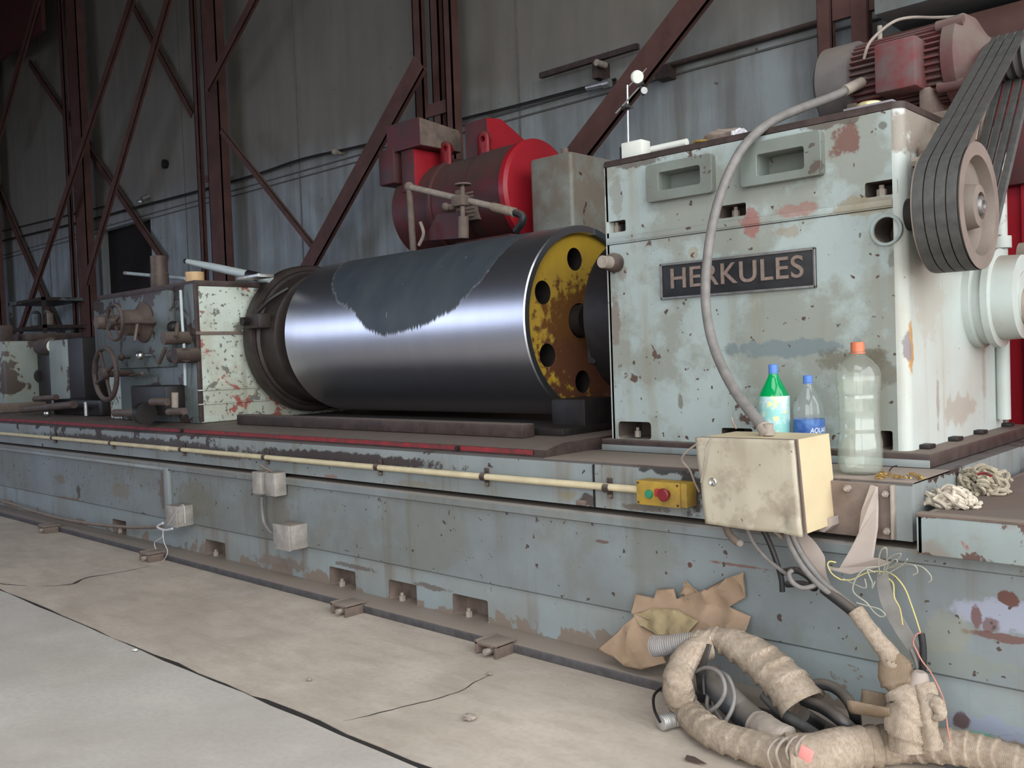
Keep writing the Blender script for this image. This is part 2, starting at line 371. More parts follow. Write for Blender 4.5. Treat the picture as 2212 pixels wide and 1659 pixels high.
M['cabred'] = plain('bright_red_sheet', (.36, .014, .024), .4, 0, .2, 4, .05)
M['cream'] = paint('cream_enclosure_paint', (.47, .42, .32), (.38, .33, .25), chip=(.17, .13, .10), chip_at=.70, chip_scale=14, streak=.6, streak_col=(.2, .16, .11), speck=.72, grime=((.27, .22, .16), 9, .50, .6), dust=(.4, .33, .25))
M['creamside'] = plain('clean_cream_paint', (.62, .50, .31), .5, 0, .12, 10, .05)
M['yellowpipe'] = plain('ivory_conduit', (.66, .56, .36), .4, 0, .2, 12, .05)
M['yellow'] = plain('yellow_plastic', (.43, .27, .035), .55, 0, .35, 20, .1, col2=(.27, .17, .04))
M['mid'] = plain('worn_brown_metal', (.12, .085, .07), .55, .2, .4, 14, .1, dust=(DUST, .35))
M['sole'] = plain('bluish_worn_steel', (.095, .088, .09), .6, .1, .35, 30, .2, dust=(DUST, .95))
M['plate'] = plain('dark_plate_iron', (.055, .042, .037), .5, .2, .35, 12, .1)
M['shadedpale'] = paint('shaded_pale_paint', (.27, .30, .27), (.21, .235, .21), chip=(.07, .05, .04), chip_at=.58, chip_scale=4, streak=.8, speck=.68, red=(.25, .08, .06), red_at=.66, grime=((.28, .27, .18), 4, .54, .6), dust=(.1, .08, .07))  # shade on the far-left blocks is put into this duller paint
M['burlap'] = None
M['paper'] = plain('grey_white_paper', (.6, .58, .6), .8, 0, .1)
M['white'] = plain('white_enamel', (.74, .75, .68), .45, 0, .12)
M['paleblue'] = plain('pale_blue_grey_tube', (.5, .56, .55), .45, 0, .15)
M['brass'] = plain('brass_swarf', (.6, .38, .12), .35, .8, .3, 60)
M['amber'] = plain('amber_plastic', (.62, .4, .2), .45, 0, .15)

# polished roll
def roll_material(xc, L):
    m, ns, ls, bs = newmat('ground_steel_roll')
    tc = ns.new('ShaderNodeTexCoord'); s = ns.new('ShaderNodeSeparateXYZ'); ls.new(tc.outputs['Object'], s.inputs[0])
    # angle above the front of the roll, 0..1 for -90..+90 degrees
    ny = N_(ns, 'ShaderNodeMath', operation='MULTIPLY'); ls.new(s.outputs[1], ny.inputs[0]); ny.inputs[1].default_value = -1
    at = N_(ns, 'ShaderNodeMath', operation='ARCTAN2'); ls.new(s.outputs[2], at.inputs[0]); ls.new(ny.outputs[0], at.inputs[1])
    ang = N_(ns, 'ShaderNodeMath', operation='MULTIPLY_ADD'); ls.new(at.outputs[0], ang.inputs[0]); ang.inputs[1].default_value = 1 / math.pi; ang.inputs[2].default_value = .5
    xn = N_(ns, 'ShaderNodeMath', operation='MULTIPLY_ADD'); ls.new(s.outputs[0], xn.inputs[0]); xn.inputs[1].default_value = 1 / L; xn.inputs[2].default_value = .5
    pts = [(-4.17, 100), (-4.03, 90), (-3.97, 66), (-3.86, 38), (-3.74, 22.5), (-3.584, 13), (-3.486, 1), (-3.36, -4.5), (-3.235, -3), (-3.07, 0.5),
           (-2.889, 8.5), (-2.809, 17), (-2.748, 26.6), (-2.722, 33), (-2.70, 45), (-2.68, 66), (-2.64, 92), (-2.475, 100)]
    st = [((x - xc) / L + .5, min((a / 180 + .5), 1.1) * .9) for x, a in pts]
    thr = ramp(ns, ls, xn.outputs[0], st)
    v = coords(ns, ls, (26, 1.2, 1.2)); n1 = noise_(ns, ls, v, 4, 5, .7)
    j = N_(ns, 'ShaderNodeMath', operation='MULTIPLY_ADD'); ls.new(n1, j.inputs[0]); j.inputs[1].default_value = .075; ls.new(ang.outputs[0], j.inputs[2])
    j2 = N_(ns, 'ShaderNodeMath', operation='MULTIPLY'); ls.new(j.outputs[0], j2.inputs[0]); j2.inputs[1].default_value = .9
    d = N_(ns, 'ShaderNodeMath', operation='SUBTRACT'); ls.new(j2.outputs[0], d.inputs[0]); ls.new(thr, d.inputs[1])
    patch = ramp(ns, ls, d.outputs[0], [(.034, 0.0), (.040, 1.0)])
    fine = noise_(ns, ls, coords(ns, ls, (120, 1, 1)), 3, 4, .7)
    band = noise_(ns, ls, coords(ns, ls, (5, .3, .3)), 2, 3, .6)
    col = mixc(ns, ls, band, (.60, .61, .66), (.72, .72, .76))
    old = mixc(ns, ls, ramp(ns, ls, noise_(ns, ls, coords(ns, ls, (3, 2, 2)), 2.5, 5), [(.3, 0.0), (.7, 1.0)]), (.05, .06, .075), (.075, .09, .098))
    spk = ramp(ns, ls, noise_(ns, ls, coords(ns, ls, (90, 14, 14)), 1.5, 3), [(.73, 0.0), (.76, .8)])
    old = mixc(ns, ls, spk, old, (.5, .5, .5))
    col = mixc(ns, ls, patch, col, old)
    ls.new(col, bs.inputs['Base Color'])
    me = N_(ns, 'ShaderNodeMath', operation='MULTIPLY_ADD'); ls.new(patch, me.inputs[0]); me.inputs[1].default_value = -.75; me.inputs[2].default_value = 1
    ls.new(me.outputs[0], bs.inputs['Metallic'])
    ro = N_(ns, 'ShaderNodeMath', operation='MULTIPLY_ADD'); ls.new(patch, ro.inputs[0]); ro.inputs[1].default_value = .22; ro.inputs[2].default_value = .30
    ro2 = N_(ns, 'ShaderNodeMath', operation='MULTIPLY_ADD'); ls.new(fine, ro2.inputs[0]); ro2.inputs[1].default_value = .10; ls.new(ro.outputs[0], ro2.inputs[2])
    ls.new(ro2.outputs[0], bs.inputs['Roughness'])
    bump(ns, ls, bs, fine, .06, .001)
    return m

def burlap_mat():
    m, ns, ls, bs = newmat('dusty_burlap')
    tc = ns.new('ShaderNodeTexCoord')
    wv = ns.new('ShaderNodeTexWave'); wv.inputs['Scale'].default_value = 160; wv.inputs['Distortion'].default_value = 3; wv.inputs['Detail'].default_value = 2
    ls.new(tc.outputs['Object'], wv.inputs['Vector'])
    v = coords(ns, ls); n = noise_(ns, ls, v, 12, 5, .6); n2 = noise_(ns, ls, v, 90, 3, .6)
    c = mixc(ns, ls, ramp(ns, ls, n, [(.3, 0.0), (.7, 1.0)]), (.53, .43, .34), (.36, .285, .215))
    c = mixc(ns, ls, ramp(ns, ls, n2, [(.35, .55), (.6, 0.0)]), c, (.27, .2, .14))
    ls.new(c, bs.inputs['Base Color']); bs.inputs['Roughness'].default_value = .95; bs.inputs['Specular IOR Level'].default_value = .1
    h = N_(ns, 'ShaderNodeMath', operation='MULTIPLY_ADD'); ls.new(wv.outputs['Fac'], h.inputs[0]); h.inputs[1].default_value = .6; ls.new(n2, h.inputs[2])
    bump(ns, ls, bs, h.outputs[0], .7, .003)
    return m
M['burlap'] = burlap_mat()
def burlap_dark():
    m = M['burlap'].copy(); m.name = 'worn_brown_burlap'
    for n in m.node_tree.nodes:
        if n.type == 'MIX' and not n.inputs[6].is_linked: n.inputs[6].default_value = (.36, .27, .19, 1); n.inputs[7].default_value = (.2, .14, .09, 1)
    return m
M['burlap2'] = burlap_dark()

def wall_mat():
    m, ns, ls, bs = newmat('stained_sheet_wall'); v = coords(ns, ls)
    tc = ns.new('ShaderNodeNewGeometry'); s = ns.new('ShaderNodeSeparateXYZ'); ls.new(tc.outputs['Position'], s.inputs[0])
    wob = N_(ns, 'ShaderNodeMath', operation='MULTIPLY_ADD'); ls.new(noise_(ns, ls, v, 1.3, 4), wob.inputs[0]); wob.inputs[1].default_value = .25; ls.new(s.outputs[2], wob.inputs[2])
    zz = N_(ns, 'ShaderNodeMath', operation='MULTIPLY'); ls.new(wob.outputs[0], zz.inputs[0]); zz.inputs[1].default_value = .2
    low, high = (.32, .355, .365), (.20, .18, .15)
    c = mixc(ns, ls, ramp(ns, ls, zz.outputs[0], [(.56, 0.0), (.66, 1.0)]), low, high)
    st = ramp(ns, ls, noise_(ns, ls, coords(ns, ls, (5, 5, .5), (0, R(18), 0)), 1.2, 5, .6), [(.4, 0.0), (.66, .7)])
    c = mixc(ns, ls, st, c, (.15, .135, .115))
    c = mixc(ns, ls, ramp(ns, ls, noise_(ns, ls, v, 1.1, 6, .65), [(.35, .5), (.6, 0.0)]), c, (.13, .13, .12))
    c = mixc(ns, ls, ramp(ns, ls, noise_(ns, ls, v, 14, 4, .5), [(.70, 0.0), (.73, .8)]), c, (.07, .055, .045))
    ls.new(c, bs.inputs['Base Color']); bs.inputs['Roughness'].default_value = .85
    bump(ns, ls, bs, noise_(ns, ls, v, 9, 6), .3, .01)
    return m
M['wall'] = wall_mat()
def floor_mat():
    m, ns, ls, bs = newmat('dusty_concrete_floor'); v = coords(ns, ls)
    g = ns.new('ShaderNodeNewGeometry'); s = ns.new('ShaderNodeSeparateXYZ'); ls.new(g.outputs['Position'], s.inputs[0])
    side = ramp(ns, ls, s.outputs[1], [(.0, 0.0), (1.0, 1.0)])
    gt = N_(ns, 'ShaderNodeMath', operation='GREATER_THAN'); ls.new(s.outputs[1], gt.inputs[0]); gt.inputs[1].default_value = 1.452
    near = mixc(ns, ls, ramp(ns, ls, noise_(ns, ls, v, 1.6, 6, .6), [(.35, 0.0), (.65, 1.0)]), (.60, .55, .50), (.51, .465, .42))
    near = mixc(ns, ls, ramp(ns, ls, noise_(ns, ls, v, 55, 3), [(.35, .4), (.6, 0.0)]), near, (.44, .41, .38))
    far = mixc(ns, ls, ramp(ns, ls, noise_(ns, ls, v, 2.4, 6, .6), [(.35, 0.0), (.65, 1.0)]), (.62, .53, .44), (.50, .425, .355))
    far = mixc(ns, ls, ramp(ns, ls, noise_(ns, ls, coords(ns, ls, (2.2, 7, 1), (0, 0, R(35))), 2.0, 5, .6), [(.45, 0.0), (.7, .5)]), far, (.36, .30, .24))
    far = mixc(ns, ls, ramp(ns, ls, noise_(ns, ls, coords(ns, ls, (3, 12, 1), (0, 0, R(55))), 2.6, 3, .6), [(.6, 0.0), (.75, .5)]), far, (.60, .52, .43))
    far = mixc(ns, ls, ramp(ns, ls, noise_(ns, ls, v, 45, 3), [(.35, .22), (.55, 0.0)]), far, (.36, .295, .235))
    c = mixc(ns, ls, gt.outputs[0], near, far)
    c = mixc(ns, ls, ramp(ns, ls, noise_(ns, ls, v, .9, 7, .62, .6), [(.42, 0.0), (.68, .55)]), c, (.36, .30, .245))
    c = mixc(ns, ls, ramp(ns, ls, noise_(ns, ls, v, 5, 5, .6), [(.52, 0.0), (.72, .35)]), c, (.64, .58, .51))
    c = mixc(ns, ls, ramp(ns, ls, noise_(ns, ls, v, 130, 2), [(.76, 0.0), (.78, .8)]), c, (.65, .62, .58))
    ls.new(c, bs.inputs['Base Color']); bs.inputs['Roughness'].default_value = .9; bs.inputs['Specular IOR Level'].default_value = .2
    h = N_(ns, 'ShaderNodeMath', operation='MULTIPLY_ADD'); ls.new(noise_(ns, ls, coords(ns, ls, (3, 9, 1), (0, 0, R(40))), 2.5, 5, .6), h.inputs[0]); h.inputs[1].default_value = .8
    ls.new(noise_(ns, ls, v, 60, 4), h.inputs[2]); bump(ns, ls, bs, h.outputs[0], .18, .005)
    return m
M['floor'] = floor_mat()
M['ceil'] = plain('dark_roof_sheet', (.05, .045, .04), .8, 0, .2, 3)
M['frontwall'] = plain('old_plaster', (.13, .12, .105), .9, 0, .3, 2)
M['outside'] = plain('pale_concrete_yard', (.36, .34, .31), .9, 0, .2, 2)
# ================================================================== THE SETTING
WY = 5.30                                                       # face of the long sheet-clad wall
b = MB()
random.seed(3)
def edge_line(x0, x1, y, amp, n):
    return [(x0 + (x1 - x0) * i / n, y + amp * (noise.noise(Vector((i * .7, y * 3, 2.2))) )) for i in range(n + 1)]
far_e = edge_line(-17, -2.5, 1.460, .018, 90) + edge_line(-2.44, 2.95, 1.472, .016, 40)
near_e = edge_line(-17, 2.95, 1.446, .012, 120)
b.prism([(-17, -3.6)] + [(2.95, -3.6)] + list(reversed(near_e)), 'z', -.06, 0)
b.prism(far_e + [(2.95, WY), (-17, WY)], 'z', -.06, .0)
b.box(-17, 2.95, -3.6, WY, -.12, -.055)
fl = struct(b.build('floor', M['floor'], smooth=0, origin=(-6, 0, 0)), 'dusty concrete floor in two worn slabs')
t = MB(); t.prism(near_e + list(reversed(far_e)), 'z', -.055, -.0035); struct(t.build('trim_3', plain('joint_shade', (.035, .03, .027), .9, 0, .3, 30), smooth=0), 'dark strip standing in for shade in the floor joint')  # dark strip painted in for the shade of the gap
b = MB(); b.box(2.98, 30, -25, 20, -.14, -.02); b.box(-20, 2.98, -25, -3.62, -.14, -.02)
struct(b.build('yard', M['outside'], smooth=0), 'pale yard outside the doorway')
# back wall with two horizontal lap joints and a dark opening
b = MB()
dx0, dz0 = P(222, 605, y=WY).x, 0.9; dx1 = P(325, 480, y=WY).x; dz1 = P(322, 470, y=WY).z
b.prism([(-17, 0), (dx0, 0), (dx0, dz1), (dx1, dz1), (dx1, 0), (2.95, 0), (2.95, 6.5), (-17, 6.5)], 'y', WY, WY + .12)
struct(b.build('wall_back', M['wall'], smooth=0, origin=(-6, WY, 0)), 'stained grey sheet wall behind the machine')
jz = [P(553, 398, y=WY).z, P(553, 410, y=WY).z]
t = MB()
for z in jz: t.box(-17, 2.95, WY - .012, WY, z - .006, z + .006)
struct(t.build('trim_1', plain('wall_joint', (.12, .115, .105), .9), smooth=0), 'double joint line running along the back wall')
t = MB()
for px in (1125, 645, 395, 95):
    x = P(px, 300, y=WY).x; t.box(x - .008, x + .008, WY - .006, WY, 0, 6.5)
struct(t.build('trim_2', plain('wall_sheet_joint', (.16, .155, .14), .9), smooth=0), 'upright sheet joints of the back wall')
b = MB(); b.box(dx0, dx1, WY + .10, WY + .16, 0, dz1)
struct(b.build('door_1', M['dark'], smooth=0), 'dark steel door set in the back wall')
b = MB(); b.box(-17.1, -17, -3.5, WY, 0, 6.5); struct(b.build('wall_left', M['frontwall'], smooth=0))
b = MB(); b.box(-17, -1.5, -3.5, WY + .1, 6.5, 6.6); b.box(2.9, 3.0, -3.5, WY + .1, 6.5, 6.6); b.box(-1.5, 2.9, 0, WY + .1, 6.5, 6.6); b.box(-1.5, 2.9, -3.5, -3.2, 6.5, 6.6)  # roof left open over the camera, added for top light on the floor
struct(b.build('ceiling', M['ceil'], smooth=0))
b = MB()
b.box(-17, -14.4, -3.6, -3.5, 0, 6.5); b.box(-7.2, -1.0, -3.6, -3.5, 0, 6.5); b.box(-14.4, -7.2, -3.6, -3.5, 0, 1.3); b.box(-14.4, -7.2, -3.6, -3.5, 3.6, 6.5)
b.box(-1.0, 2.8, -3.6, -3.5, 4.5, 6.5); b.box(2.8, 2.9, -3.6, -3.5, 0, 6.5)
struct(b.build('wall_front', M['frontwall'], smooth=0), 'plaster wall with an open bay and windows behind the camera')
pm, pn, pls, pbs = newmat('tinted_window_glass'); pn.remove(pbs); tr_ = pn.new('ShaderNodeBsdfTransparent'); tr_.inputs[0].default_value = (.84, .88, 1, 1)  # pane tint carries the bluish light reflected in the roll
pls.new(tr_.outputs[0], pn['Material Output'].inputs[0])
b = MB()
for k in range(6): b.box(-14.4 + k * 1.2, -13.2 + k * 1.2, -3.56, -3.55, 1.3, 3.6)
wf = MB()
for k in range(7): wf.box(-14.44 + k * 1.2, -14.36 + k * 1.2, -3.6, -3.5, 1.3, 3.6)
wf.box(-14.4, -7.2, -3.6, -3.5, 2.4, 2.46)
wfo = struct(wf.build('window_1', M['column'], smooth=0), 'window row with tinted panes in the front wall')
b.build('window_pane', pm, wfo, smooth=0)
b = MB()
b.box(2.9, 3.0, -3.5, -3.3, 0, 6.5); b.box(2.9, 3.0, 4.1, WY, 0, 6.5); b.box(2.9, 3.0, -3.3, 4.1, 5.2, 6.5)
struct(b.build('wall_right', M['frontwall'], smooth=0), 'end wall with the tall open doorway')

cr_m = plain('crack_shadow_dirt', (.05, .042, .035), .95, 0, .3, 40, 0)
def crack(name, pts, w_, lab):
    m = MB(); p3 = smooth_path([P(a, c, z=0) for a, c in pts], 8); L_ = []; R_ = []
    for i, p in enumerate(p3):
        T = (p3[min(i + 1, len(p3) - 1)] - p3[max(i - 1, 0)]).normalized(); n = Vector((-T.y, T.x, 0)); t = i / (len(p3) - 1)
        ww = w_ * (.15 + math.sin(math.pi * t)) * (.6 + .8 * abs(noise.noise(p * 9))); j = n * .004 * noise.noise(p * 25)
        L_.append(p + j + n * ww / 2); R_.append(p + j - n * ww / 2)
    k = len(L_); m.add([v + Vector((0, 0, .0006)) for v in L_ + R_], [(i, i + 1, k + i + 1, k + i) for i in range(k - 1)])
    struct(m.build(name, cr_m, smooth=0), lab)
crack('trim_4', [(1058, 1458), (1030, 1472), (1000, 1490), (950, 1508), (900, 1520), (850, 1532), (780, 1550), (740, 1558)], .007, 'thin crack between two sheets of the tan slab')
crack('trim_5', [(90, 1266), (125, 1265), (158, 1261), (172, 1254), (192, 1247), (250, 1238), (330, 1222)], .016, 'dark ragged crack in the tan slab at the left')
crack('trim_6', [(-10, 1258), (12, 1262), (34, 1264), (60, 1265)], .010, 'short crack at the left edge of the tan slab')

# ---- steel columns against the back wall
def column(name, px_bands, pyref, label, extra=()):
    """px_bands: list of (px0, px1, y_front, depth) at row pyref"""
    root = thing(name, label, 'column', (P(px_bands[0][0], pyref, y=5.0).x, 5.1, 0), 'brown steel columns along the wall')
    for (a, c, yf, dp) in px_bands:
        x0, x1 = P(a, pyref, y=yf).x, P(c, pyref, y=yf + dp).x
        m = MB()
        m.box(x0, x1, yf, yf + .012, 0, 6.5); m.box(x0, x0 + .012, yf, yf + dp, 0, 6.5); m.box(x1 - .012, x1, yf, yf + dp, 0, 6.5)
        m.build('channel', M['column'], root, smooth=0)
    for (a, c, py, h) in extra:
        x0, x1 = P(a, py, y=4.97).x, P(c, py, y=4.97).x; z = P(a, py, y=4.97).z
        m = MB(); m.box(x0, x1, 5.06, 5.078, z - h / 2, z + h / 2); m.build('batten_plate', M['column'], root, smooth=0)
    return root
column('steel_column', [(896, 924, 5.08, .05), (934, 962, 5.08, .05), (962, 996, 5.0, .09)], 200,
       'twin-channel brown column rising behind the large red motor', [(900, 962, 238, .1)])
column('steel_column', [(422, 438, 5.08, .04), (446, 494, 5.03, .10)], 300,
       'narrow brown column behind the pale green tailstock block', [(426, 462, 385, .07)])
column('steel_column', [(133, 146, 5.08, .04), (149, 188, 5.03, .10)], 200,
       'dark brown column left of the tailstock control panel', [(134, 158, 130, .1)])
column('steel_column', [(1766, 1806, 5.05, .05), (1840, 1886, 5.05, .05)], 120,
       'brown column behind the small red motor on the headstock', [(1766, 1890, 10, .16)])
column('steel_column', [(-40, -20, 5.08, .04), (-18, 9, 5.05, .08)], 600, 'dark brown column at the far left edge')

# ---- bracing bars, each an angle bar seen on edge
def brace(p0, p1, wpx, y, label, mat='column'):
    a, c = P(*p0, y=y), P(*p1, y=y)
    mid = (a + c) / 2; wd = wpx * (mid - CAM).dot(FWD) / FPX
    d = (c - a); d.y = 0; n = Vector((-d.z, 0, d.x)).normalized() * wd / 2
    ex = d.normalized() * .4
    m = MB()
    for (y0, y1, s) in ((y, y + .012, 1), (y, y + .035, .0)):
        q = [a - n, c - n, c + n, a + n] if s else [a + n * .8, c + n * .8, c + n, a + n]
        m.prism([(k.x, k.z) for k in q], 'y', y0, y1)
    o = m.build('brace', M[mat], smooth=0)
    tag(o, label, 'brace', 'diagonal braces between the columns'); return o
brace((1530, -40), (1225, 358), 62, 4.9, 'wide brown brace slanting down behind the dial stand')
brace((905, 135), (640, 618), 42, 4.88, 'brown brace slanting from behind the red motor down to the polished roll')
brace((476, 282), (692, 556), 13, 4.9, 'thin rusty brace slanting down right from the narrow column')
brace((556, -20), (446, 190), 22, 4.86, 'short dark brace meeting the narrow column near its top')
brace((366, -20), (184, 610), 20, 4.8, 'long reddish brace leaning just left of the narrow column')
brace((288, -20), (40, 720), 19, 4.8, 'long dark brace crossing in front of the dark brown column')
brace((282, 5), (414, 248), 15, 5.22, 'dark thin brace high between the two left columns')
brace((62, 135), (350, 560), 14, 5.22, 'thin brown brace running down to the brown can')
brace((-10, 400), (128, 722), 16, 5.22, 'thin brace at the far left reaching the left carriage')
brace((84, -20), (-12, 320), 18, 4.8, 'dark brace cut off by the upper left edge')
m = MB(); a, c = P(0, 135, y=4.9), P(96, 0, y=4.9)
m.box(a.x - .6, c.x, 4.85, 4.9, a.z, 6.4); tag(m.build('rusty_sheet', M['redbrown'], smooth=0), 'rust-red sheet hanging in the upper left corner', 'sheet')

# ---- runs of pipe and fittings on the back wall
def wallpipe(pts, r, y, label, mat='dark', cat='pipe', name='wall_pipe'):
    m = MB(); m.tube([P(a, c, y=y) for a, c in pts], r, 8, 4); return tag(m.build(name, M[mat]), label, cat)
wallpipe([(0, 521), (180, 478), (300, 446), (412, 417), (553, 377), (655, 343), (790, 313), (1000, 257), (1106, 231), (1330, 172)], .012, 5.25, 'thin dark pipe running along the grey wall behind the columns')
wallpipe([(1392, 156), (1600, 96), (1780, 44)], .016, 5.25, 'brown pipe on the wall right of the wide brace', 'brown')
wallpipe([(0, 500), (92, 478), (240, 442)], .008, 5.26, 'second thin cable on the wall at the far left')
def wallbar():
    a, c = P(1168, 164, y=5.2), P(1378, 100, y=5.2)
    r = thing('angle_bar', 'rusty angle bar bolted to the wall left of the wide brace', 'angle bar', (a.x, 5.2, a.z))
    m = MB(); m.box(a.x, c.x, 5.2, 5.3, a.z - .02, a.z + .02) if False else m.tube([a, c], .026, 4, 1); m.build('bar', M['brown'], r, smooth=0)
    e = P(1293, 133, y=5.2); m = MB(); m.box(e.x - .03, e.x + .02, 5.16, 5.3, e.z - .12, e.z); m.build('hanger', M['brown'], r, smooth=0)
    m = MB(); k = P(1298, 138, y=5.15); m.cyl((k.x, 5.1, k.z), (k.x, 5.2, k.z), .022); m.build('insulator', M['dusty'], r)
wallbar()
m = MB(); m.tube([P(1268, 190, y=5.2), P(1304, 181, y=5.2)], .022, 10, 1); m.tube([P(1304, 182, y=5.2), P(1318, 178, y=5.2)], .03, 10, 1)
tag(m.build('pipe_coupling', M['alu']), 'bright silver coupling on the wall pipe left of the wide brace', 'coupling')
m = MB(); k = P(723, 328, y=5.2); m.sphere(k, .03); m.cyl(k, k + Vector((0, .1, 0)), .02)
tag(m.build('pipe_clamp', M['dusty']), 'small pale clamp on the wall pipe above the roll', 'clamp')
m = MB()
m.sphere(P(302, 436, y=5.18), .035, 1.3, 1, 1)
k = P(306, 430, y=5.2); m.cyl(k, k + Vector((0, .1, .05)), .03)
tag(m.build('pipe_joint', M['alu']), 'silver pipe joint on the wall above the brown can', 'pipe joint')
m = MB(); k = P(1432, 150, y=5.22); m.box(k.x - .05, k.x + .05, 5.2, 5.3, k.z - .06, k.z + .02)
tag(m.build('pipe_bracket', M['brown'], smooth=0), 'small brown bracket under the pipe right of the dial stand', 'bracket')
m = MB(); k = P(354, 354, y=5.26); m.lathe([(0, .055), (.04, .05)], (k.x, 5.255, k.z), (0, 1, 0), 14)
tag(m.build('wall_plug', M['dark']), 'round black plug in the wall between the two left columns', 'plug')
# concrete beam upper right and dark girder beneath it
a = P(1915, 15, y=4.85); m = MB(); m.box(P(1912, 10, y=4.85).x, 1.2, 4.7, 5.3, P(1915, 48, y=4.85).z, P(1915, -60, y=4.85).z, .01)
tag(m.build('crane_beam', M['bed']), 'grey beam crossing the upper right corner behind the motor', 'beam')
m = MB(); m.box(P(1880, 60, y=4.9).x, 1.2, 4.88, 5.25, P(1915, 190, y=4.85).z, P(1915, 60, y=4.85).z - .03)
tag(m.build('steel_girder', M['column'], smooth=0), 'dark brown girder under the grey beam at the upper right', 'girder')
# red cabinet far right
r = thing('electrical_cabinet', 'tall bright red cabinet at the right edge behind the headstock', 'cabinet', (-.6, 4.3, 0))
cx = P(2150, 500, y=4.25).x
m = MB(); m.box(cx, .6, 4.25, 4.9, 0, 2.05, .01); m.build('body', M['cabred'], r)
m = MB(); hx = P(2205, 300, y=4.25).x; m.box(hx, hx + .03, 4.23, 4.25, .1, 2.0, .004); m.build('door', M['cabred'], r)
m = MB(); m.box(cx + .0, cx + .2, 4.2, 4.25, 1.62, 1.9, .008); m.build('red_motor_cover', M['redbrown'], r)

# ================================================================== THE BED
X0 = -9.6; XB = -.845
G = 'HGT'
bed = thing('machine_bed', 'long blue-grey cast bed of the roll grinder standing on the floor', 'machine bed', (-4.5, 3.1, 0))
m = MB()
m.prism([(2.38, .503), (3.6, .503), (3.6, .647), (2.334, .647), (2.322, .640), (2.32, .62), (2.32, .503)], 'x', X0, XB)
m.build('upper_slide', M['bedtop'], bed)
m = MB()
m.prism([(2.40, .483), (2.33, .483), (2.322, .475), (2.322, .452), (2.334, .446), (2.334, .182), (2.345, .174), (2.40, .174)], 'x', X0, 1.3)
m.build('lower_wall', M['bed'], bed, smooth=30)
m = MB(); m.box(X0, 1.3, 2.425, 3.6, .02, .482); m.box(X0, XB - .01, 2.40, 3.6, .48, .503); m.build('core', M['dark'], bed, smooth=0)
# foot apron with pockets
holes = []
def pk(px0, py0, px1, py1, y=2.345):
    a, c = P(px0, py0, y=y), P(px1, py1, y=y)
    return a.x, c.x, min(a.z, c.z), max(a.z, c.z)
zb, zt = .030, .112
cen = []
for (a, c) in ((712, 768), (840, 900), (978, 1054), (445, 487), (244, 273)):
    x0, x1 = P(a, 1180 + (a - 445) * .21, y=2.345).x, P(c, 1180 + (c - 445) * .21, y=2.345).x
    holes.append(rect(x0, x1, zb, zt, .008, 2)); cen.append(((x0 + x1) / 2, x1 - x0))
m = MB(); m.holed([(X0, .02), (1.3, .02), (1.3, .176), (X0, .176)], holes, 2.345, None)
for hh in holes:
    pm_ = MB(); pm_.pocket(hh, 2.346, .07); pm_.build('foot_pocket', M['rustlight'], bed, smooth=30)
m.build('foot_apron', M['apron'], bed, smooth=20)
m = MB(); m.box(X0, 1.3, 2.222, 2.37, .0, .032, .004)
m.build('sole_plate', M['sole'], bed)
for cx_, wd in cen:
    m = MB(); m.cyl((cx_ - wd * .12, 2.358, .03), (cx_ - wd * .12, 2.358, .052), .013, seg=6); m.cyl((cx_ - wd * .12, 2.358, .05), (cx_ - wd * .12, 2.358, .064), .007, seg=8)
    m.build('anchor_bolt', M['dusty'], bed)
# stepped way behind the front edge, with its red strip
m = MB(); m.prism([(2.345, .64), (2.345, .653), (2.35, .653), (2.35, .672), (2.36, .676), (2.44, .69), (2.6, .692), (3.6, .692), (3.6, .6), (2.6, .6)], 'x', X0, -2.06)
m.build('guide_way', M['brown'], bed)
m = MB(); m.box(X0, -2.12, 2.343, 2.3455, .654, .671); m.build('red_wiper_strip', plain('faded_red_strip', (.28, .025, .03), .6, 0, .5, 30, .1, col2=(.12, .03, .03)), bed, smooth=0)
for px in (990, 393):
    k = P(px, 968 if px > 900 else 930, y=2.34); m = MB(); m.cyl((k.x, 2.33, k.z), (k.x, 2.36, k.z), .009, seg=10); m.build('strip_screw', M['dark'], bed)
# panel joint at the left
jx = P(369, 1060, y=2.33).x
m = MB(); m.box(jx - .05, jx, 2.316, 2.336, .2, .46, .002); m.build('cover_strip', M['apron'], bed)
m = MB(); m.box(X0, jx, 2.318, 2.336, .445, .462, .002); m.build('cover_ledge', M['apron'], bed)
jx2 = P(1279, 1030, y=2.31).x
m = MB(); m.box(jx2 - .003, jx2 + .003, 2.316, 2.322, .503, .64); m.build('joint_line', M['dark'], bed, smooth=0)
# right-hand ledge end, slide foot
m = MB(); m.box(-2.06, XB, 2.332, 2.60, .642, .649, .002); m.build('ledge_top', M['rustlight'], bed)

def leg_clip(px, py):
    k = P(px, py, z=0.0); x, y = k.x, 2.17
    o = thing('leveling_clip', '', 'clip', (x, y, 0), 'leveling clips along the foot of the bed')
    m = MB(); m.box(x - .05, x + .05, y - .035, 2.235, .034, .046, .003); m.box(x - .05, x - .038, y - .035, 2.235, .006, .05, .002)
    m.box(x + .038, x + .05, y - .035, 2.22, .0, .042, .002); m.build('saddle', M['rustlight'], o)
    m = MB(); m.cyl((x + .012, y - .05, .022), (x + .012, y + .03, .022), .011, seg=6); m.build('bolt', M['dusty'], o)
    return o
for px, py, lab in ((90, 1152, 'small dusty clip at the bed foot nearest the left edge'), (320, 1212, 'reddish dusty clip under the dangling thin wires'),
                    (762, 1322, 'dusty clip on the floor below the two middle bed pockets'), (1090, 1404, 'dusty clip at the bed foot left of the torn cardboard')):
    leg_clip(px, py)['label'] = lab

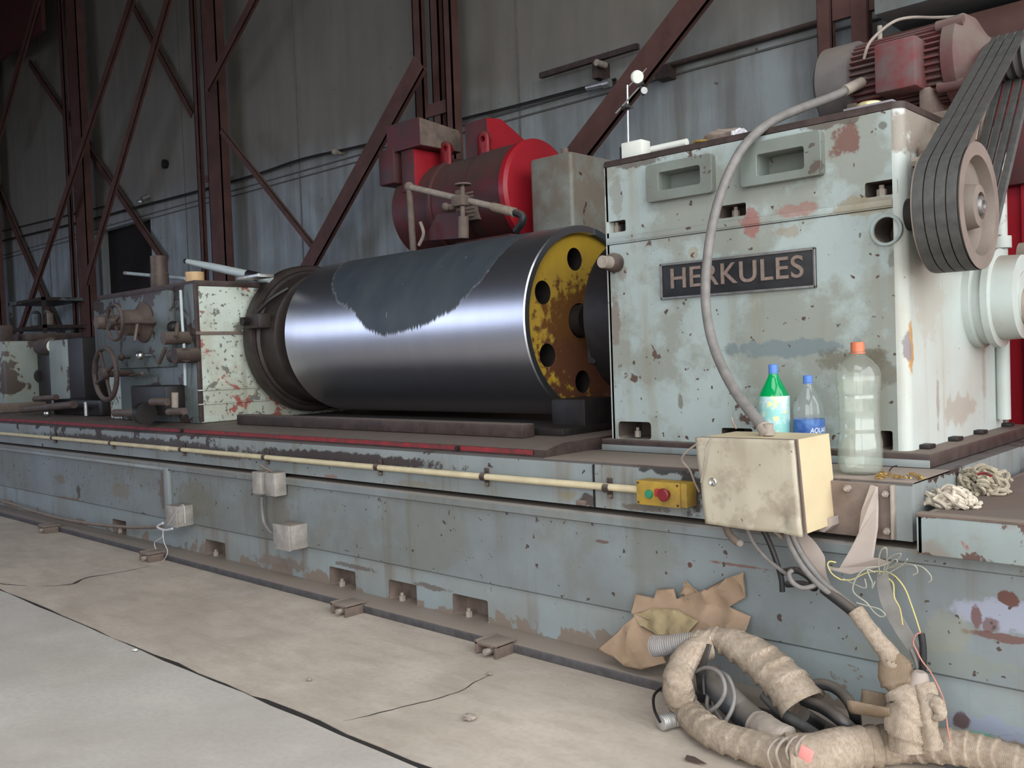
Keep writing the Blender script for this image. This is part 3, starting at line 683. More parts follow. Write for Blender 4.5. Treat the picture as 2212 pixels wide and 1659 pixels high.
# end of the slide at the right: side face falling to the coolant tray
m = MB()
m.box(-2.02, -.895, 2.60, 3.6, .650, .690, .004)
hb = thing('headstock_slide', 'grimy chipped slide plate carrying the headstock', 'slide plate', (-1.4, 3.1, .647))
m.build('plate', M['brown'], hb)
m = MB(); m.box(-2.018, -.897, 2.598, 3.6, .650, .672, .002); m.build('plate_edge', M['bedtop'], hb)
tray = thing('coolant_tray', 'pale green coolant tray with rusty rim at the right edge', 'tray', (-.1, 2.8, .49))
tz = .585
m = MB(); m.box(-.81, .7, 2.25, 2.262, .49, tz, .004); m.box(-.81, -.798, 2.25, 3.9, .49, tz - .004, .001); m.box(-.80, .69, 2.26, 3.9, .49, .581, .003)
m.build('pan', paint('tray_paint', (.30, .345, .335), chip=(.13, .08, .07), chip_at=.56, chip_scale=7, streak=.9, zb=[(2, .06, .10, .12), (2, .03, .0, .10)], grime=((.25, .2, .16), 4, .5, .6), dust=(.16, .12, .10), dust_up=.95, red=(.32, .1, .09), red_at=.69), tray)
m = MB()
rim = [(-.81, 2.25), (.7, 2.25)]
m.box(-.812, .7, 2.248, 2.285, tz - .004, tz + .004, .002)
m.build('rim', M['rustlight'], tray)
m = MB(); m.box(-.30, -.27, 2.9, 3.9, .58, .63, .004); m.box(-.79, .5, 3.25, 3.28, .58, .63, .004); m.build('baffle', M['tail'], tray)
# ================================================================== THE ROLL
YA, ZA, RR = 3.12, 1.135, .405
XR, XL = -2.475, -4.172
roll = thing('steel_roll', 'large polished steel roll with a dark unground patch held between the stocks', 'roll', ((XR + XL) / 2, YA, ZA))
m = MB()
prof = [(0, RR - .055), (0, RR - .006), (.006, RR)] + [(.006 + (XR - XL - .012) * i / 12, RR) for i in range(1, 12)] + [(XR - XL - .006, RR), (XR - XL, RR - .004), (XR - XL, RR - .03), (XR - XL - .05, RR - .034)]
m.lathe(prof, (XL, YA, ZA), (1, 0, 0), 128, caps=False)
m.build('barrel', roll_material((XR + XL) / 2, XR - XL), roll, smooth=30)
# yellow end disc with six holes and a bore
def disc_with_holes(x, yc, zc, R0, holes, depth, nm, mat, par):
    mb = MB()
    outer = [(yc + R0 * math.cos(2 * math.pi * k / 72), zc + R0 * math.sin(2 * math.pi * k / 72)) for k in range(72)]
    loops = [outer] + [circ(a, c, r, 28) for a, c, r in holes]
    pts, tr = tri_holes(outer, loops[1:])
    mb.add([(x, p[0], p[1]) for p in pts], tr)
    for a, c, r in holes:
        l = circ(a, c, r, 28); n = 28; hb_ = MB()
        hb_.add([(x, p[0], p[1]) for p in l] + [(x - depth, p[0], p[1]) for p in l], [(i, (i + 1) % n, n + (i + 1) % n, n + i) for i in range(n)]); hb_.build('hole_bore', M['dark'], par, smooth=60)
    return mb.build(nm, mat, par, smooth=30)
hl = [(3.10 + .262 * math.cos(R(a)), 1.135 + .262 * math.sin(R(a)), .049) for a in (95, 154, 213, 271, 330, 35)] + [(3.10, 1.135, .075)]
disc_with_holes(XR - .028, YA, ZA, RR - .032, hl, .12, 'end_disc', paint('yellow_end_paint', (.60, .38, .035), (.46, .29, .05), chip=(.2, .13, .04), chip_at=.72, chip_scale=6, streak=.2, speck=.78, rough=.35, stains=[(.05, -.12, .36, .30, (.11, .034, .03), .93, 1), (-.02, .02, .26, .12, (.18, .08, .02), .7, 1)]), roll)  # lower disc: red-brown primer and cast shade, both put into the colour
m = MB(); m.lathe([(0, .36), (.01, .36)], (XR - .17, YA, ZA), (1, 0, 0), 48); m.build('inner_wall', M['dark'], roll)
m = MB(); m.lathe([(0, .2), (.12, .2)], (XL - .12, YA, ZA), (1, 0, 0), 40); m.build('journal', M['greymetal'], roll)
m = MB(); m.lathe([(0, .07), (.18, .07)], (XR - .16, 3.10, 1.135), (1, 0, 0), 24); m.build('center_shaft', M['dark'], roll)

# ================================================================== THE HEADSTOCK
HY, HX0, HX1, HZ0, HZ1, HB = 2.63, -2.0, -.96, .690, 1.665, 3.6
hs = thing('headstock', 'big pale green headstock casting with a black nameplate', 'headstock', (-1.48, 3.12, .69))
rc = .032
seamz = P(1659, 481, y=HY).z
def hp(px0, py0, px1, py1, r=.006):
    a, c = P(px0, py1, y=HY), P(px1, py0, y=HY); return rect(a.x, c.x, a.z, c.z, r, 3)
holesF = [hp(1869, 385, 1938, 428), hp(1553, 437, 1611, 473), hp(1309, 474, 1351, 505), hp(1337, 912, 1406, 947, .012), hp(1902, 931, 1928, 972), hp(1560, 926, 1625, 960)]
k = P(1916, 497, y=HY); holesF.append(circ(k.x, k.z, .036, 28))
# window pockets
w1 = hp(1432, 358, 1520, 414, .008); w2 = hp(1645, 318, 1745, 384, .008)
front = rect(HX0 + .012, HX1 - rc, HZ0, HZ1 - .02)
m = MB(); m.holed(front, holesF + [w1, w2], HY, None)
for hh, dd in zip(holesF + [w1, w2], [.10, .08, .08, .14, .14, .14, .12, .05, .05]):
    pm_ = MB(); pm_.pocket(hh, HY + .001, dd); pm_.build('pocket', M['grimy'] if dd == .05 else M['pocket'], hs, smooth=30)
m.v, m.f = m.v[:], m.f[:]; m.build('front_face', M['head'], hs, smooth=25)
m = MB()
# rest of shell: rounded corner, side, top, left, back
arc = [(HX1 - rc + rc * math.sin(R(a)), HY + rc - rc * math.cos(R(a))) for a in range(0, 91, 10)]
arc2 = [(HX0, HY + .012), (HX0 + .004, HY + .003), (HX0 + .012, HY)]
sh = arc2 + [(HX0 + .02, HY), (HX0 + .02, HY + .16), (HX1 - rc, HY + .16)] + arc + [(HX1, HB - .05), (HX1 - .05, HB), (HX0, HB)]
m.prism(sh, 'z', HZ0, HZ1 - .02)
m.build('shell', M['head_side'], hs, smooth=35)
m = MB(); m.prism(arc2 + arc + [(HX1, HB - .05), (HX1 - .05, HB), (HX0, HB)], 'z', HZ1 - .022, HZ1 - .006)
ins = [(x * .998 + (-1.48) * .002, y + .003) for x, y in arc2 + arc + [(HX1, HB - .05), (HX1 - .05, HB), (HX0, HB)]]
m.prism([(p[0], p[1]) for p in ins], 'z', HZ1 - .006, HZ1)
m.build('top_cover', M['brown'], hs, smooth=35)
# seam
m = MB(); m.box(HX0 + .01, HX1 - rc, HY - .0035, HY + .01, seamz - .003, seamz + .001); m.box(HX0 + .01, HX1 - rc, HY - .006, HY + .01, seamz + .001, seamz + .02, .002)
m.build('joint_flange', M['head'], hs)
m = MB(); m.box(HX0 + .01, HX1 - rc, HY - .0015, HY + .01, seamz - .005, seamz + .0005); m.build('seam_gap', M['dark'], hs, smooth=0)
# raised window frames
def frame(out, inn, dpt, nm):
    mb = MB(); o = out; i_ = inn
    n = len(o)
    pts = [(p[0], HY - dpt, p[1]) for p in o] + [(p[0], HY - dpt, p[1]) for p in i_]
    tr = tessellate_polygon([[Vector((p[0], p[1], 0)) for p in o], [Vector((p[0], p[1], 0)) for p in i_]])
    mb.add(pts, [tuple(t) for t in tr])
    for l in (o, i_):
        n = len(l); mb.add([(p[0], HY - dpt, p[1]) for p in l] + [(p[0], HY + .002, p[1]) for p in l], [(a, (a + 1) % n, n + (a + 1) % n, n + a) for a in range(n)])
    ob = mb.build(nm, M['grimy'], hs, smooth=30)
    bv = ob.modifiers.new('bevel', 'BEVEL'); bv.width = .007; bv.segments = 2; bv.limit_method = 'ANGLE'; bv.angle_limit = R(60)
    return ob
frame(hp(1406, 332, 1545, 440, .012), w1, .026, 'window_frame')
frame(hp(1609, 282, 1781, 408, .012), w2, .030, 'window_frame')
# nuts and bolts in the pockets
for px, py, r_ in ((1378, 944, .011), (1905, 426, .014), (1590, 470, .012), (1333, 502, .012)):
    q = P(px, py, y=HY + .035); m = MB(); m.cyl((q.x, HY + .035, q.z), (q.x, HY + .035, q.z + .022), r_, seg=6); m.cyl((q.x, HY + .035, q.z), (q.x, HY + .035, q.z + .034), r_ * .55, seg=10)
    m.build('pocket_bolt', M['dusty'], hs)
m = MB(); m.lathe([(0, .044), (.012, .044), (.014, .036)], (k.x, HY - .008, k.z), (0, 1, 0), 28, caps=False); m.lathe([(0, .036), (.0, .044)], (k.x, HY - .008, k.z), (0, 1, 0), 28, caps=False)
m.build('hole_ring', M['head'], hs)
m = MB(); m.sphere((k.x + .01, HY + .05, k.z - .018), .010); m.build('inner_screw', M['steel'], hs)
# nameplate
npo = [P(1428, 571, y=HY), P(1762, 529, y=HY), P(1766, 620, y=HY), P(1430, 648, y=HY)]
nx0, nx1 = npo[0].x, npo[1].x + .002; nz1 = npo[0].z; nz0 = npo[3].z
m = MB(); m.box(nx0, nx1, HY - .006, HY, nz0, nz1, .002); pl = m.build('nameplate', M['black'], hs)
m = MB()
for (a, c, d, e) in ((nx0, nx1, nz0, nz0 + .008), (nx0, nx1, nz1 - .008, nz1), (nx0, nx0 + .008, nz0, nz1), (nx1 - .008, nx1, nz0, nz1)): m.box(a, c, HY - .011, HY - .004, d, e, .002)
m.build('plate_border', M['greymetal'], pl)
tcu = bpy.data.curves.new('lettering', 'FONT'); tcu.body = 'HERKULES'; tcu.size = 1; tcu.align_x = 'CENTER'; tcu.align_y = 'CENTER'; tcu.extrude = .03; tcu.offset = .008; tcu.space_character = 1.08
to = bpy.data.objects.new('lettering', tcu); COL.objects.link(to)
bpy.context.view_layer.update()
me = bpy.data.meshes.new_from_object(to.evaluated_get(bpy.context.evaluated_depsgraph_get()))
xs = [v.co.x for v in me.vertices]; ys = [v.co.y for v in me.vertices]
tx0, tx1, ty0, ty1 = min(xs), max(xs), min(ys), max(ys)
lx0, lx1 = P(1452, 600, y=HY).x, P(1738, 580, y=HY).x; lz0 = P(1456, 624, y=HY).z; lz1 = P(1456, 580, y=HY).z
mb = MB(); mb.add([(lx0 + (v.co.x - tx0) / (tx1 - tx0) * (lx1 - lx0), HY - .006 - (v.co.z + .03) * .07, lz0 + (v.co.y - ty0) / (ty1 - ty0) * (lz1 - lz0)) for v in me.vertices], [tuple(p.vertices) for p in me.polygons])
bpy.data.objects.remove(to); bpy.data.meshes.remove(me)
mb.build('raised_letters', plain('dusty_rose_lettering', (.27, .20, .165), .6, .2, .3, 60), pl, smooth=0)
# knob at the left corner
q = P(1332, 568, y=HY)
m = MB(); m.lathe([(-.03, .028), (0, .032), (.02, .034), (.035, .03), (.042, .02)], (q.x, HY, q.z), (0, -1, 0), 24); m.build('corner_boss', M['brown'], hs)
m = MB(); m.cyl((q.x - .0, HY - .03, q.z), (q.x, HY - .085, q.z), .022, seg=20, bev=.002); m.build('oil_plug', M['dusty'], hs)
# dark face plate between headstock and roll
m = MB(); m.lathe([(0, .1), (0, .32), (.06, .335), (.16, .335), (.16, .25), (.3, .25), (.34, .2)], (-2.26, YA + .02, ZA), (1, 0, 0), 64); m.build('face_plate', M['dark'], hs, smooth=30)
m = MB(); m.box(-2.28, -2.24, 2.86, 2.96, .95, 1.03, .01); m.build('driver_dog', M['dark'], hs)
# spindle end cover on the right side
sy, sz = 3.24, 1.125
m = MB(); m.lathe([(0, .158), (.022, .158), (.028, .145), (.05, .145), (.055, .158), (.075, .158), (.078, .135), (.14, .132), (.142, .08), (.145, .08)], (HX1, sy, sz), (1, 0, 0), 64)
m.build('spindle_cover', M['head_side'], hs, smooth=30)
m = MB(); m.lathe([(0, .060), (.9, .060)], (HX1 + .14, sy, sz - .03), (1, 0, 0), 28); m.build('spindle_shaft', M['dusty'], hs)
m = MB(); m.lathe([(0, .05), (.9, .05)], (HX1 + .1, sy + .12, sz + .13), (1, 0, 0), 28); m.build('drive_shaft', M['rustlight'], hs)
# ribs and castings on the right side
m = MB(); m.box(HX1, HX1 + .045, 2.72, 3.1, 1.22, 1.55, .02, 3)
m.box(HX1, HX1 + .012, 3.5, 3.53, .7, 1.62, .004); m.build('bearing_housing', M['rustlight'], hs)
for (yy, zz) in ((2.70, 1.50), (2.70, 1.30), (2.73, seamz + .02), (3.30, 1.45), (3.42, 1.40)):
    m = MB(); m.cyl((HX1, yy, zz), (HX1 + .02, yy, zz), .014, seg=6); m.build('side_bolt', M['dusty'], hs)
for yy in (2.72, 2.96, 3.2, 3.5):
    m = MB(); m.box(HX1 - .002, HX1 + .03, yy - .02, yy + .03, .69, .703, .003); m.build('foot_lug', M['dark'], hs)
m = MB(); m.tube([(HX1 + .02, 3.44, .72), (HX1 + .02, 3.44, 1.62)], .022, 12, 1); m.build('side_pipe', M['head_side'], hs)
m = MB(); m.cyl((HX1 + .02, 3.44, 1.30), (HX1 + .02, 3.44, 1.34), .034, seg=16); m.build('pipe_union', M['head_side'], hs)

# ---- pulley on the headstock
px_, py_, pz_ = -.775, 2.66, 1.35
pul = thing('belt_pulley', 'large grooved pulley with a dusty web on the headstock side', 'pulley', (px_, py_, pz_))
PR = .168; W = .12; x0 = px_ - W
prof = [(0, .10), (0, PR)]
for i in range(4):
    a = .004 + i * (W - .008) / 4; s_ = (W - .008) / 4
    prof += [(a, PR - .003), (a + s_ * .2, PR - .012), (a + s_ * .8, PR - .012), (a + s_, PR - .003)]
prof += [(W, PR), (W, PR - .035), (W - .03, PR - .042), (W - .034, .062), (W + .0, .056), (W + .004, .036), (W - .02, .034)]
m = MB(); m.lathe(prof, (x0, py_, pz_), (1, 0, 0), 72); m.build('wheel', plain('worn_pulley_iron', (.24, .195, .165), .6, .15, .2, 12, .1), pul, smooth=30)
m = MB(); m.lathe([(0, .026), (.035, .026), (.04, .022), (.04, .014), (.03, .012)], (px_ - .03, py_, pz_), (1, 0, 0), 24); m.build('hub_nut', M['greymetal'], pul)
m = MB(); m.cyl((HX1, py_, pz_), (x0 + .01, py_, pz_), .045); m.build('shaft', M['dark'], pul)

# ---- motor on top with its small pulley
mx0, mx1, my, mz, mr = -1.40, -.965, 3.18, 1.885, .128
mot = thing('drive_motor', 'small dusty red finned motor bolted on top of the headstock', 'motor', ((mx0 + mx1) / 2, my, 1.68))
m = MB()
n = 36
for k in range(n):
    a = 2 * math.pi * k / n
    Mx = Matrix.Translation((0, my, mz)) @ Matrix.Rotation(a, 4, 'X')
    m.m = Mx; m.box(mx0 + .09, mx1 - .03, -.0035, .0035, mr - .03, mr, .001, 1)
m.m = Matrix.Identity(4)
m.lathe([(0, mr - .02), (mx1 - mx0 - .1, mr - .02)], (mx0 + .08, my, mz), (1, 0, 0), 48)
m.build('finned_body', M['fins'], mot, smooth=30)
m = MB(); m.lathe([(0, .09), (.004, mr - .01), (.02, mr + .012), (.13, mr + .012), (.135, mr - .012)], (mx0 - .02, my, mz), (1, 0, 0), 48); m.build('fan_cover', plain('worn_fan_cover', (.17, .15, .145), .5, .2, .3, 8, .1, dust=(DUST, .5)), mot)
m = MB(); m.lathe([(0, .11), (0, mr - .01), (.012, mr + .012), (.05, mr + .014), (.075, mr - .005), (.095, .085), (.11, .06), (.13, .04), (.14, .0)], (mx1 - .04, my, mz), (1, 0, 0), 48)
for a in (45, 135, 225, 315):
    c_ = Vector((0, math.cos(R(a)), math.sin(R(a)))) * (mr + .006); m.cyl((mx1 - .05, my + c_.y, mz + c_.z), (mx1 + .03, my + c_.y, mz + c_.z), .018, seg=10)
m.build('end_bell', plain('dusty_red_bell', (.12, .085, .072), .7, 0, .4, 9, .2, dust=((.19, .15, .125), .8), col2=(.11, .035, .036)), mot)
ta, tb = P(1886, 96, y=2.99), P(1980, 184, y=2.99)
m = MB(); m.box(ta.x, tb.x, 2.99, 3.10, tb.z, ta.z, .01); m.build('terminal_box', plain('faded_red_box', (.15, .03, .032), .6, 0, .4, 16, .1, dust=((.2, .15, .13), .6), col2=(.12, .08, .077)), mot)
for xf in (mx0 + .1, mx1 - .1):
    m = MB(); m.box(xf, xf + .035, my - .12, my + .12, 1.694, mz - .09, .004); m.build('foot', M['rustlight'], mot)
m = MB(); m.cyl((mx0 + .17, my, mz + mr - .02), (mx0 + .17, my, mz + mr + .05), .008); m.build('lifting_pin', M['dusty'], mot)
m = MB(); m.tube([P(1866, 128, y=3.05), P(1880, 90, y=3.05), P(1925, 50, y=3.1), P(1965, 38, y=3.18), P(2020, 38, y=3.18), P(2085, 35, y=3.18)], .005, 8); m.build('lead_wire', M['dusty'], mot)
m = MB(); m.lathe([(0, .05)] + [(.004 + i * .012, .07 - (.009 if i % 2 else 0)) for i in range(9)] + [(.112, .05)], (px_ - .115, my + .02, mz - .015), (1, 0, 0), 40); m.build('motor_pulley', M['belt'], mot, smooth=25)
# bracket
br = thing('motor_bracket', 'dust-caked motor bracket on the headstock top right', 'bracket', (-1.05, 3.2, HZ1))
m = MB(); m.box(-1.36, -.93, 2.98, 3.5, HZ1, HZ1 + .028, .004); m.build('base', M['rustlight'], br)
m = MB(); m.prism([(2.86, HZ1 - .2), (3.05, HZ1 + .02), (3.4, HZ1 + .02), (3.4, HZ1 - .2)], 'x', -.958, -.92)
m.prism([(2.80, 1.52), (3.0, HZ1 + .02), (3.06, HZ1 + .02), (2.92, 1.50)], 'x', -.96, -.88); m.build('gusset', M['rustlight'], br)
for yy in (3.04, 3.09, 3.14):
    m = MB(); m.cyl((-.9, yy - .05, 1.60), (-.9, yy + .02, 1.72), .008); m.build('adjusting_bolt', M['dusty'], br)
# belts
def vbelt(i, tot, lab):
    x = x0 + .004 + (W - .008) / 4 * (i + .5)
    r1, r2 = PR - .003, .064
    c1 = Vector((0, py_, pz_)); c2 = Vector((0, my + .02, mz - .015))
    d = (c2 - c1); L = d.length; d.normalize(); nrm = Vector((0, -d.z, d.y)); al = math.acos((r1 - r2) / L)
    pts = []
    for k in range(41):
        a = al + (2 * math.pi - 2 * al) * k / 40; pts.append(c1 + (d * math.cos(a) + nrm * math.sin(a)) * r1)
    for k in range(17):
        a = -al + 2 * al * k / 16; pts.append(c2 + (d * math.cos(a) + nrm * math.sin(a)) * r2)
    n_ = len(pts); vs = []; fs = []
    for j, p in enumerate(pts):
        q0 = pts[j - 1]; q1 = pts[(j + 1) % n_]; T = (q1 - q0).normalized(); O = Vector((0, -T.z, T.y))
        if O.dot(p - (c1 if j < 41 else c2)) < 0: O = -O
        for (ww, oo) in ((-.0125, .004), (.0125, .004), (.009, -.007), (-.009, -.007)): vs.append(Vector((x + ww, p.y, p.z)) + O * oo)
    for j in range(n_):
        j2 = (j + 1) % n_
        for k in range(4): fs.append((j * 4 + k, j * 4 + (k + 1) % 4, j2 * 4 + (k + 1) % 4, j2 * 4 + k))
    m = MB(); m.add(vs, fs); o = m.build('drive_belt', M['belt'], smooth=30); tag(o, lab, 'belt', 'drive belts over the two pulleys')
for i, lab in enumerate(('innermost grey drive belt, nearest the headstock side', 'second grey drive belt out from the headstock', 'second grey drive belt in from the pulley face', 'outermost grey drive belt, nearest the pulley face')): vbelt(i, 4, lab)
# ================================================================== TAILSTOCK
TX1, TX0, TY, TZ0, TZ1 = -4.60, -5.83, 2.46, .692, 1.445
ts = thing('tailstock', 'pale green tailstock block with flaking white end and a control panel', 'tailstock', (-5.2, 3.0, TZ0))
m = MB(); m.box(TX0 + .1, TX1, TY, 3.6, TZ0, TZ1, .012); m.build('housing', M['tail'], ts)
m = MB()
m.box(TX0, TX1 - .235, TY - .03, TY + .01, 1.0, TZ1 - .02, .006); m.box(TX0 + .28, TX1 - .01, TY - .008, TY + .02, TZ0, 1.02, .004); m.box(TX1 - .24, TX1 - .005, TY - .006, TY + .02, 1.0, TZ1 - .004, .003)
m.build('control_panel', M['panel'], ts)
m = MB(); m.box(TX0, TX1 + .004, TY - .005, 3.6, TZ1 - .02, TZ1 + .012, .005); m.build('top_lid', M['brown'], ts)
for z in (1.165, .865, .79):
    m = MB(); m.box(TX1 - .01, TX1 + .010, TY - .012, 3.4, z, z + .018 if z > 1 else z + .008, .003); m.build('end_rib', M['tail' if z < 1 else 'rustlight'], ts)
m = MB(); m.box(TX1 - .6, TX1 + .003, TY - .014, TY, 1.165, 1.183, .002); m.build('panel_ledge', M['brown'], ts)
m = MB(); m.box(TX1 - .01, TX1 + .004, TY - .010, TY + .014, .70, 1.44, .003); m.build('worn_corner', M['brown'], ts)
def fy(px, py, d=0.03): return P(px, py, y=TY - d)
# handwheels and knobs of the panel
def handwheel(px, py, d, r, nm='handwheel', spokes=4, mat='rustlight', tilt=.0):
    q = fy(px, py, d); ax = Vector((tilt, -1, 0)).normalized()
    m = MB(); n_ = 28; pts = []
    u = ax.cross(Vector((0, 0, 1))).normalized(); v = ax.cross(u)
    pts = [q + (u * math.cos(2 * math.pi * k / n_) + v * math.sin(2 * math.pi * k / n_)) * r for k in range(n_ + 1)]
    m.tube(pts, r * .10, 8, 1, caps=False)
    for k in range(spokes):
        a = 2 * math.pi * k / spokes + .4; m.tube([q, q + (u * math.cos(a) + v * math.sin(a)) * r], r * .07, 6, 1)
    m.cyl(q - ax * .0, q + ax * .03, r * .25, seg=14); m.cyl(q, (q.x - ax.x * d, TY, q.z), r * .13, seg=12)
    m.build(nm, M[mat], ts); return q
handwheel(248, 697, .26, .095, mat='brown')
q = fy(300, 697, .0)
m = MB(); m.lathe([(0, .115), (.02, .115), (.03, .10), (.05, .075), (.12, .072), (.13, .06), (.14, .045), (.28, .035)], (fy(322, 697, 0).x, TY - .02, fy(322, 697, 0).z), (0, -1, 0), 32); m.build('feed_drum', M['mid'], ts)
m = MB(); a = fy(297, 700, .2); m.tube([a, a + Vector((0, -.02, -.09))], .009, 8, 1); m.build('drum_lever', M['mid'], ts)
handwheel(228, 808, .16, .15, 'large_handwheel', 4, 'brown')
for (px, py, r, mat, d) in ((303, 768, .024, 'steel', .09), (262, 772, .02, 'brown', .08), (375, 707, .035, 'dark', .03)):
    q = fy(px, py, d); m = MB(); m.sphere(q, r); m.cyl(q, (q.x, TY, q.z), r * .5, seg=10); m.build('knob', M[mat], ts)
q = fy(372, 730, .1)
m = MB(); m.cyl(q + Vector((0, -.05, 0)), q + Vector((0, .1, 0)), .035); m.build('dial_hub', M['mid'], ts)
m = MB(); m.tube([fy(384, 700, .05), fy(380, 728, .1)], .012, 8, 1); m.tube([fy(358, 752, .12), fy(343, 785, .12)], .011, 8, 1); m.build('crank_lever', M['mid'], ts)
m = MB(); q = fy(392, 768, .08); m.cyl(q + Vector((-.10, 0, 0)), q + Vector((.05, 0, 0)), .036); m.cyl(q + Vector((.02, -.05, 0)), q + Vector((.02, .08, 0)), .04); m.build('clamp_body', M['brown'], ts)
m = MB(); m.tube([fy(281, 812, .04), fy(307, 806, .08)], .009, 8, 1); m.build('small_lever', M['mid'], ts)
m = MB(); m.tube([fy(390, 627, .03), fy(394, 700, .04), fy(398, 760, .04), fy(400, 832, .03)], .008, 8, 6); m.build('oil_line', M['paleblue'], ts)
# lower cluster
m = MB(); a = fy(290, 872, .10); m.box(a.x, a.x + .42, TY - .12, TY, .74, .90, .012); m.build('valve_block', M['dark'], ts)
for (p0, p1, r) in (((248, 892), (300, 892), .022), ((328, 868), (362, 868), .02), ((364, 890), (398, 888), .018)):
    m = MB(); m.tube([fy(*p0, .18), fy(*p1, .18)], r, 12, 1); m.build('spool', M['mid'], ts)
m = MB(); q = fy(308, 893, .18); m.cyl(q, q + Vector((.05, 0, 0)), .06); m.build('spool_flange', M['dark'], ts)
m = MB(); m.tube([fy(378, 848, .15), fy(378, 880, .15)], .018, 10, 1); m.build('pilot_pin', M['dusty'], ts)
# face plate of the tailstock side
fp = thing('driving_plate', 'large dark round driving plate left of the polished roll', 'faceplate', (-4.5, YA, ZA))
m = MB(); m.lathe([(0, .3), (0, .415), (.012, .42), (.07, .42), (.085, .41), (.085, .39), (.07, .37)], (-4.56, YA, ZA), (1, 0, 0), 72, caps=True); m.build('rim', M['plate'], fp, smooth=30)
m = MB(); m.lathe([(0, .385), (.05, .385), (.06, .37), (.19, .365), (.20, .34), (.2, .2)], (-4.52, YA, ZA), (1, 0, 0), 64); m.build('chuck_body', M['plate'], fp, smooth=30)
q = Vector((-4.42, YA - .385, 1.235)); m = MB(); m.box(-4.50, -4.36, q.y - .05, q.y + .03, 1.19, 1.27, .008); m.build('jaw', M['plate'], fp)
m = MB(); m.cyl((-4.47, q.y - .085, 1.23), (-4.47, q.y - .02, 1.23), .026, seg=6); m.build('jaw_bolt', M['dark'], fp)
m = MB(); m.tube([(-4.43, q.y - .03, 1.26), (-4.36, q.y + .02, 1.34), (-4.3, q.y + .1, 1.40)], .012, 6); m.build('jaw_spring', M['dark'], fp)

# ---- things lying on the tailstock
def base(px, py, z=TZ1 + .013): return P(px, py, z=z)
q = P(345, 606, y=2.62)
can = thing('metal_can', 'rusty brown can standing on the tailstock panel', 'can', (q.x, 2.62, TZ1 + .012))
m = MB(); hh = P(345, 553, y=2.62).z - TZ1 - .012; m.lathe([(0, .05), (.01, .053), (hh * .5, .053), (hh * .52, .049), (hh, .049), (hh, .042), (hh * .9, .04)], (q.x, 2.62, TZ1 + .012), (0, 0, 1), 28); m.build('body', M['mid'], can)
q = P(421, 606, y=2.55); hh = P(421, 588, y=2.55).z - TZ1 - .012
m = MB(); m.lathe([(0, .03), (0, .05), (hh, .05), (hh, .03)], (q.x, 2.55, TZ1 + .012), (0, 0, 1), 32); tag(m.build('tape_roll', M['amber']), 'amber tape roll standing at the tailstock corner', 'tape roll')
def rod(name, pts, r, mat, label, cat, bands=(), y=2.8):
    o = thing(name, label, cat, pts[0]); m = MB(); m.tube(pts, r, 14, 3); m.build('tube', M[mat], o)
    for a, c, rr, bm in bands: m = MB(); A = pts[0].lerp(pts[-1], a); B = pts[0].lerp(pts[-1], c); m.tube([A, B], rr, 14, 1); m.build('sleeve', M[bm], o)
    return o
rod('grease_lance', [P(405, 565, y=2.72), P(585, 604, y=2.85)], [.016, .022, .026, .024, .022], 'paleblue', 'pale grey tapered tube with a black sleeve propped on the tailstock', 'tube', [(.74, .86, .027, 'dark'), (-.03, .02, .014, 'dark')])
rod('grey_rod', [P(272, 590, y=3.0), P(402, 602, y=2.8)], .012, 'paleblue', 'thin grey rod behind the brown can', 'rod', [(-.02, .04, .013, 'dusty')])
m = MB(); A = P(524, 604, y=2.7); m.box(A.x, A.x + .22, 2.66, 2.76, TZ1 + .012, TZ1 + .03, .004); tag(m.build('steel_parallel', M['alu']), 'flat silver bar lying under the pale tube', 'bar')
m = MB(); m.prism([(P(228, 606, y=2.75).x, 1.462), (P(280, 592, y=2.75).x, 1.50), (P(338, 600, y=2.75).x, 1.475), (P(338, 609, y=2.75).x, TZ1 + .0125), (P(236, 606, y=2.75).x, TZ1 + .0125)], 'y', 2.72, 3.0)
tag(m.build('black_cover', M['dark'], smooth=0), 'flat black cover lying behind the control panel top', 'cover')

# ================================================================== LEFT CARRIAGES
def lcar(name, label, x0, x1, y0, y1, z1, cat):
    o = thing(name, label, cat, ((x0 + x1) / 2, (y0 + y1) / 2, .692)); return o
A = P(18, 860, y=2.62); B = P(106, 860, x=A.x)
s1 = thing('steady_rest', 'flaking pale block with a white dial at the far left of the bed', 'steady rest', (-7.5, 3.0, .692))
m = MB(); m.box(-8.4, -7.85, 2.56, 3.25, .74, 1.25, .015); m.build('block', M['shadedpale'], s1)
m = MB(); m.box(-8.5, -7.7, 2.46, 3.4, .692, .76, .01); m.build('base', M['rustlight'], s1)
m = MB(); m.box(-8.3, -7.9, 2.75, 3.2, 1.25, 1.31, .01); m.box(-8.1, -8.02, 2.6, 2.7, 1.22, 1.38, .01); m.build('cap', M['brown'], s1)
q = P(112, 748, x=-7.47); m = MB(); m.lathe([(-.22, .06), (-.02, .065), (0, .07), (.02, .055)], q, (1, 0, 0), 24); m.build('dial_housing', M['brown'], s1)
m = MB(); m.lathe([(0, .046), (.012, .052), (.018, .04), (.014, .03)], q + Vector((.022, 0, 0)), (1, 0, 0), 24); m.build('dial_ring', M['white'], s1)
m = MB(); q = P(95, 812, x=-7.80); m.lathe([(0, .06), (.08, .06)], q + Vector((-.06, 0, 0)), (1, 0, 0), 20); m.build('spindle_bore', M['dark'], s1)
m = MB(); m.box(-7.84, -7.55, 2.80, 3.3, .74, 1.2, .02); m.build('arm', M['dark'], s1)
m = MB(); m.tube([P(75, 862, y=2.5), P(122, 858, y=2.5)], .02, 10, 1); m.tube([P(50, 885, y=2.45), P(160, 874, y=2.45)], .025, 10, 1); m.build('clamp_bar', M['mid'], s1)
q = P(102, 893, y=2.42); m = MB(); m.sphere(q, .022); m.build('clamp_knob', M['steel'], s1)
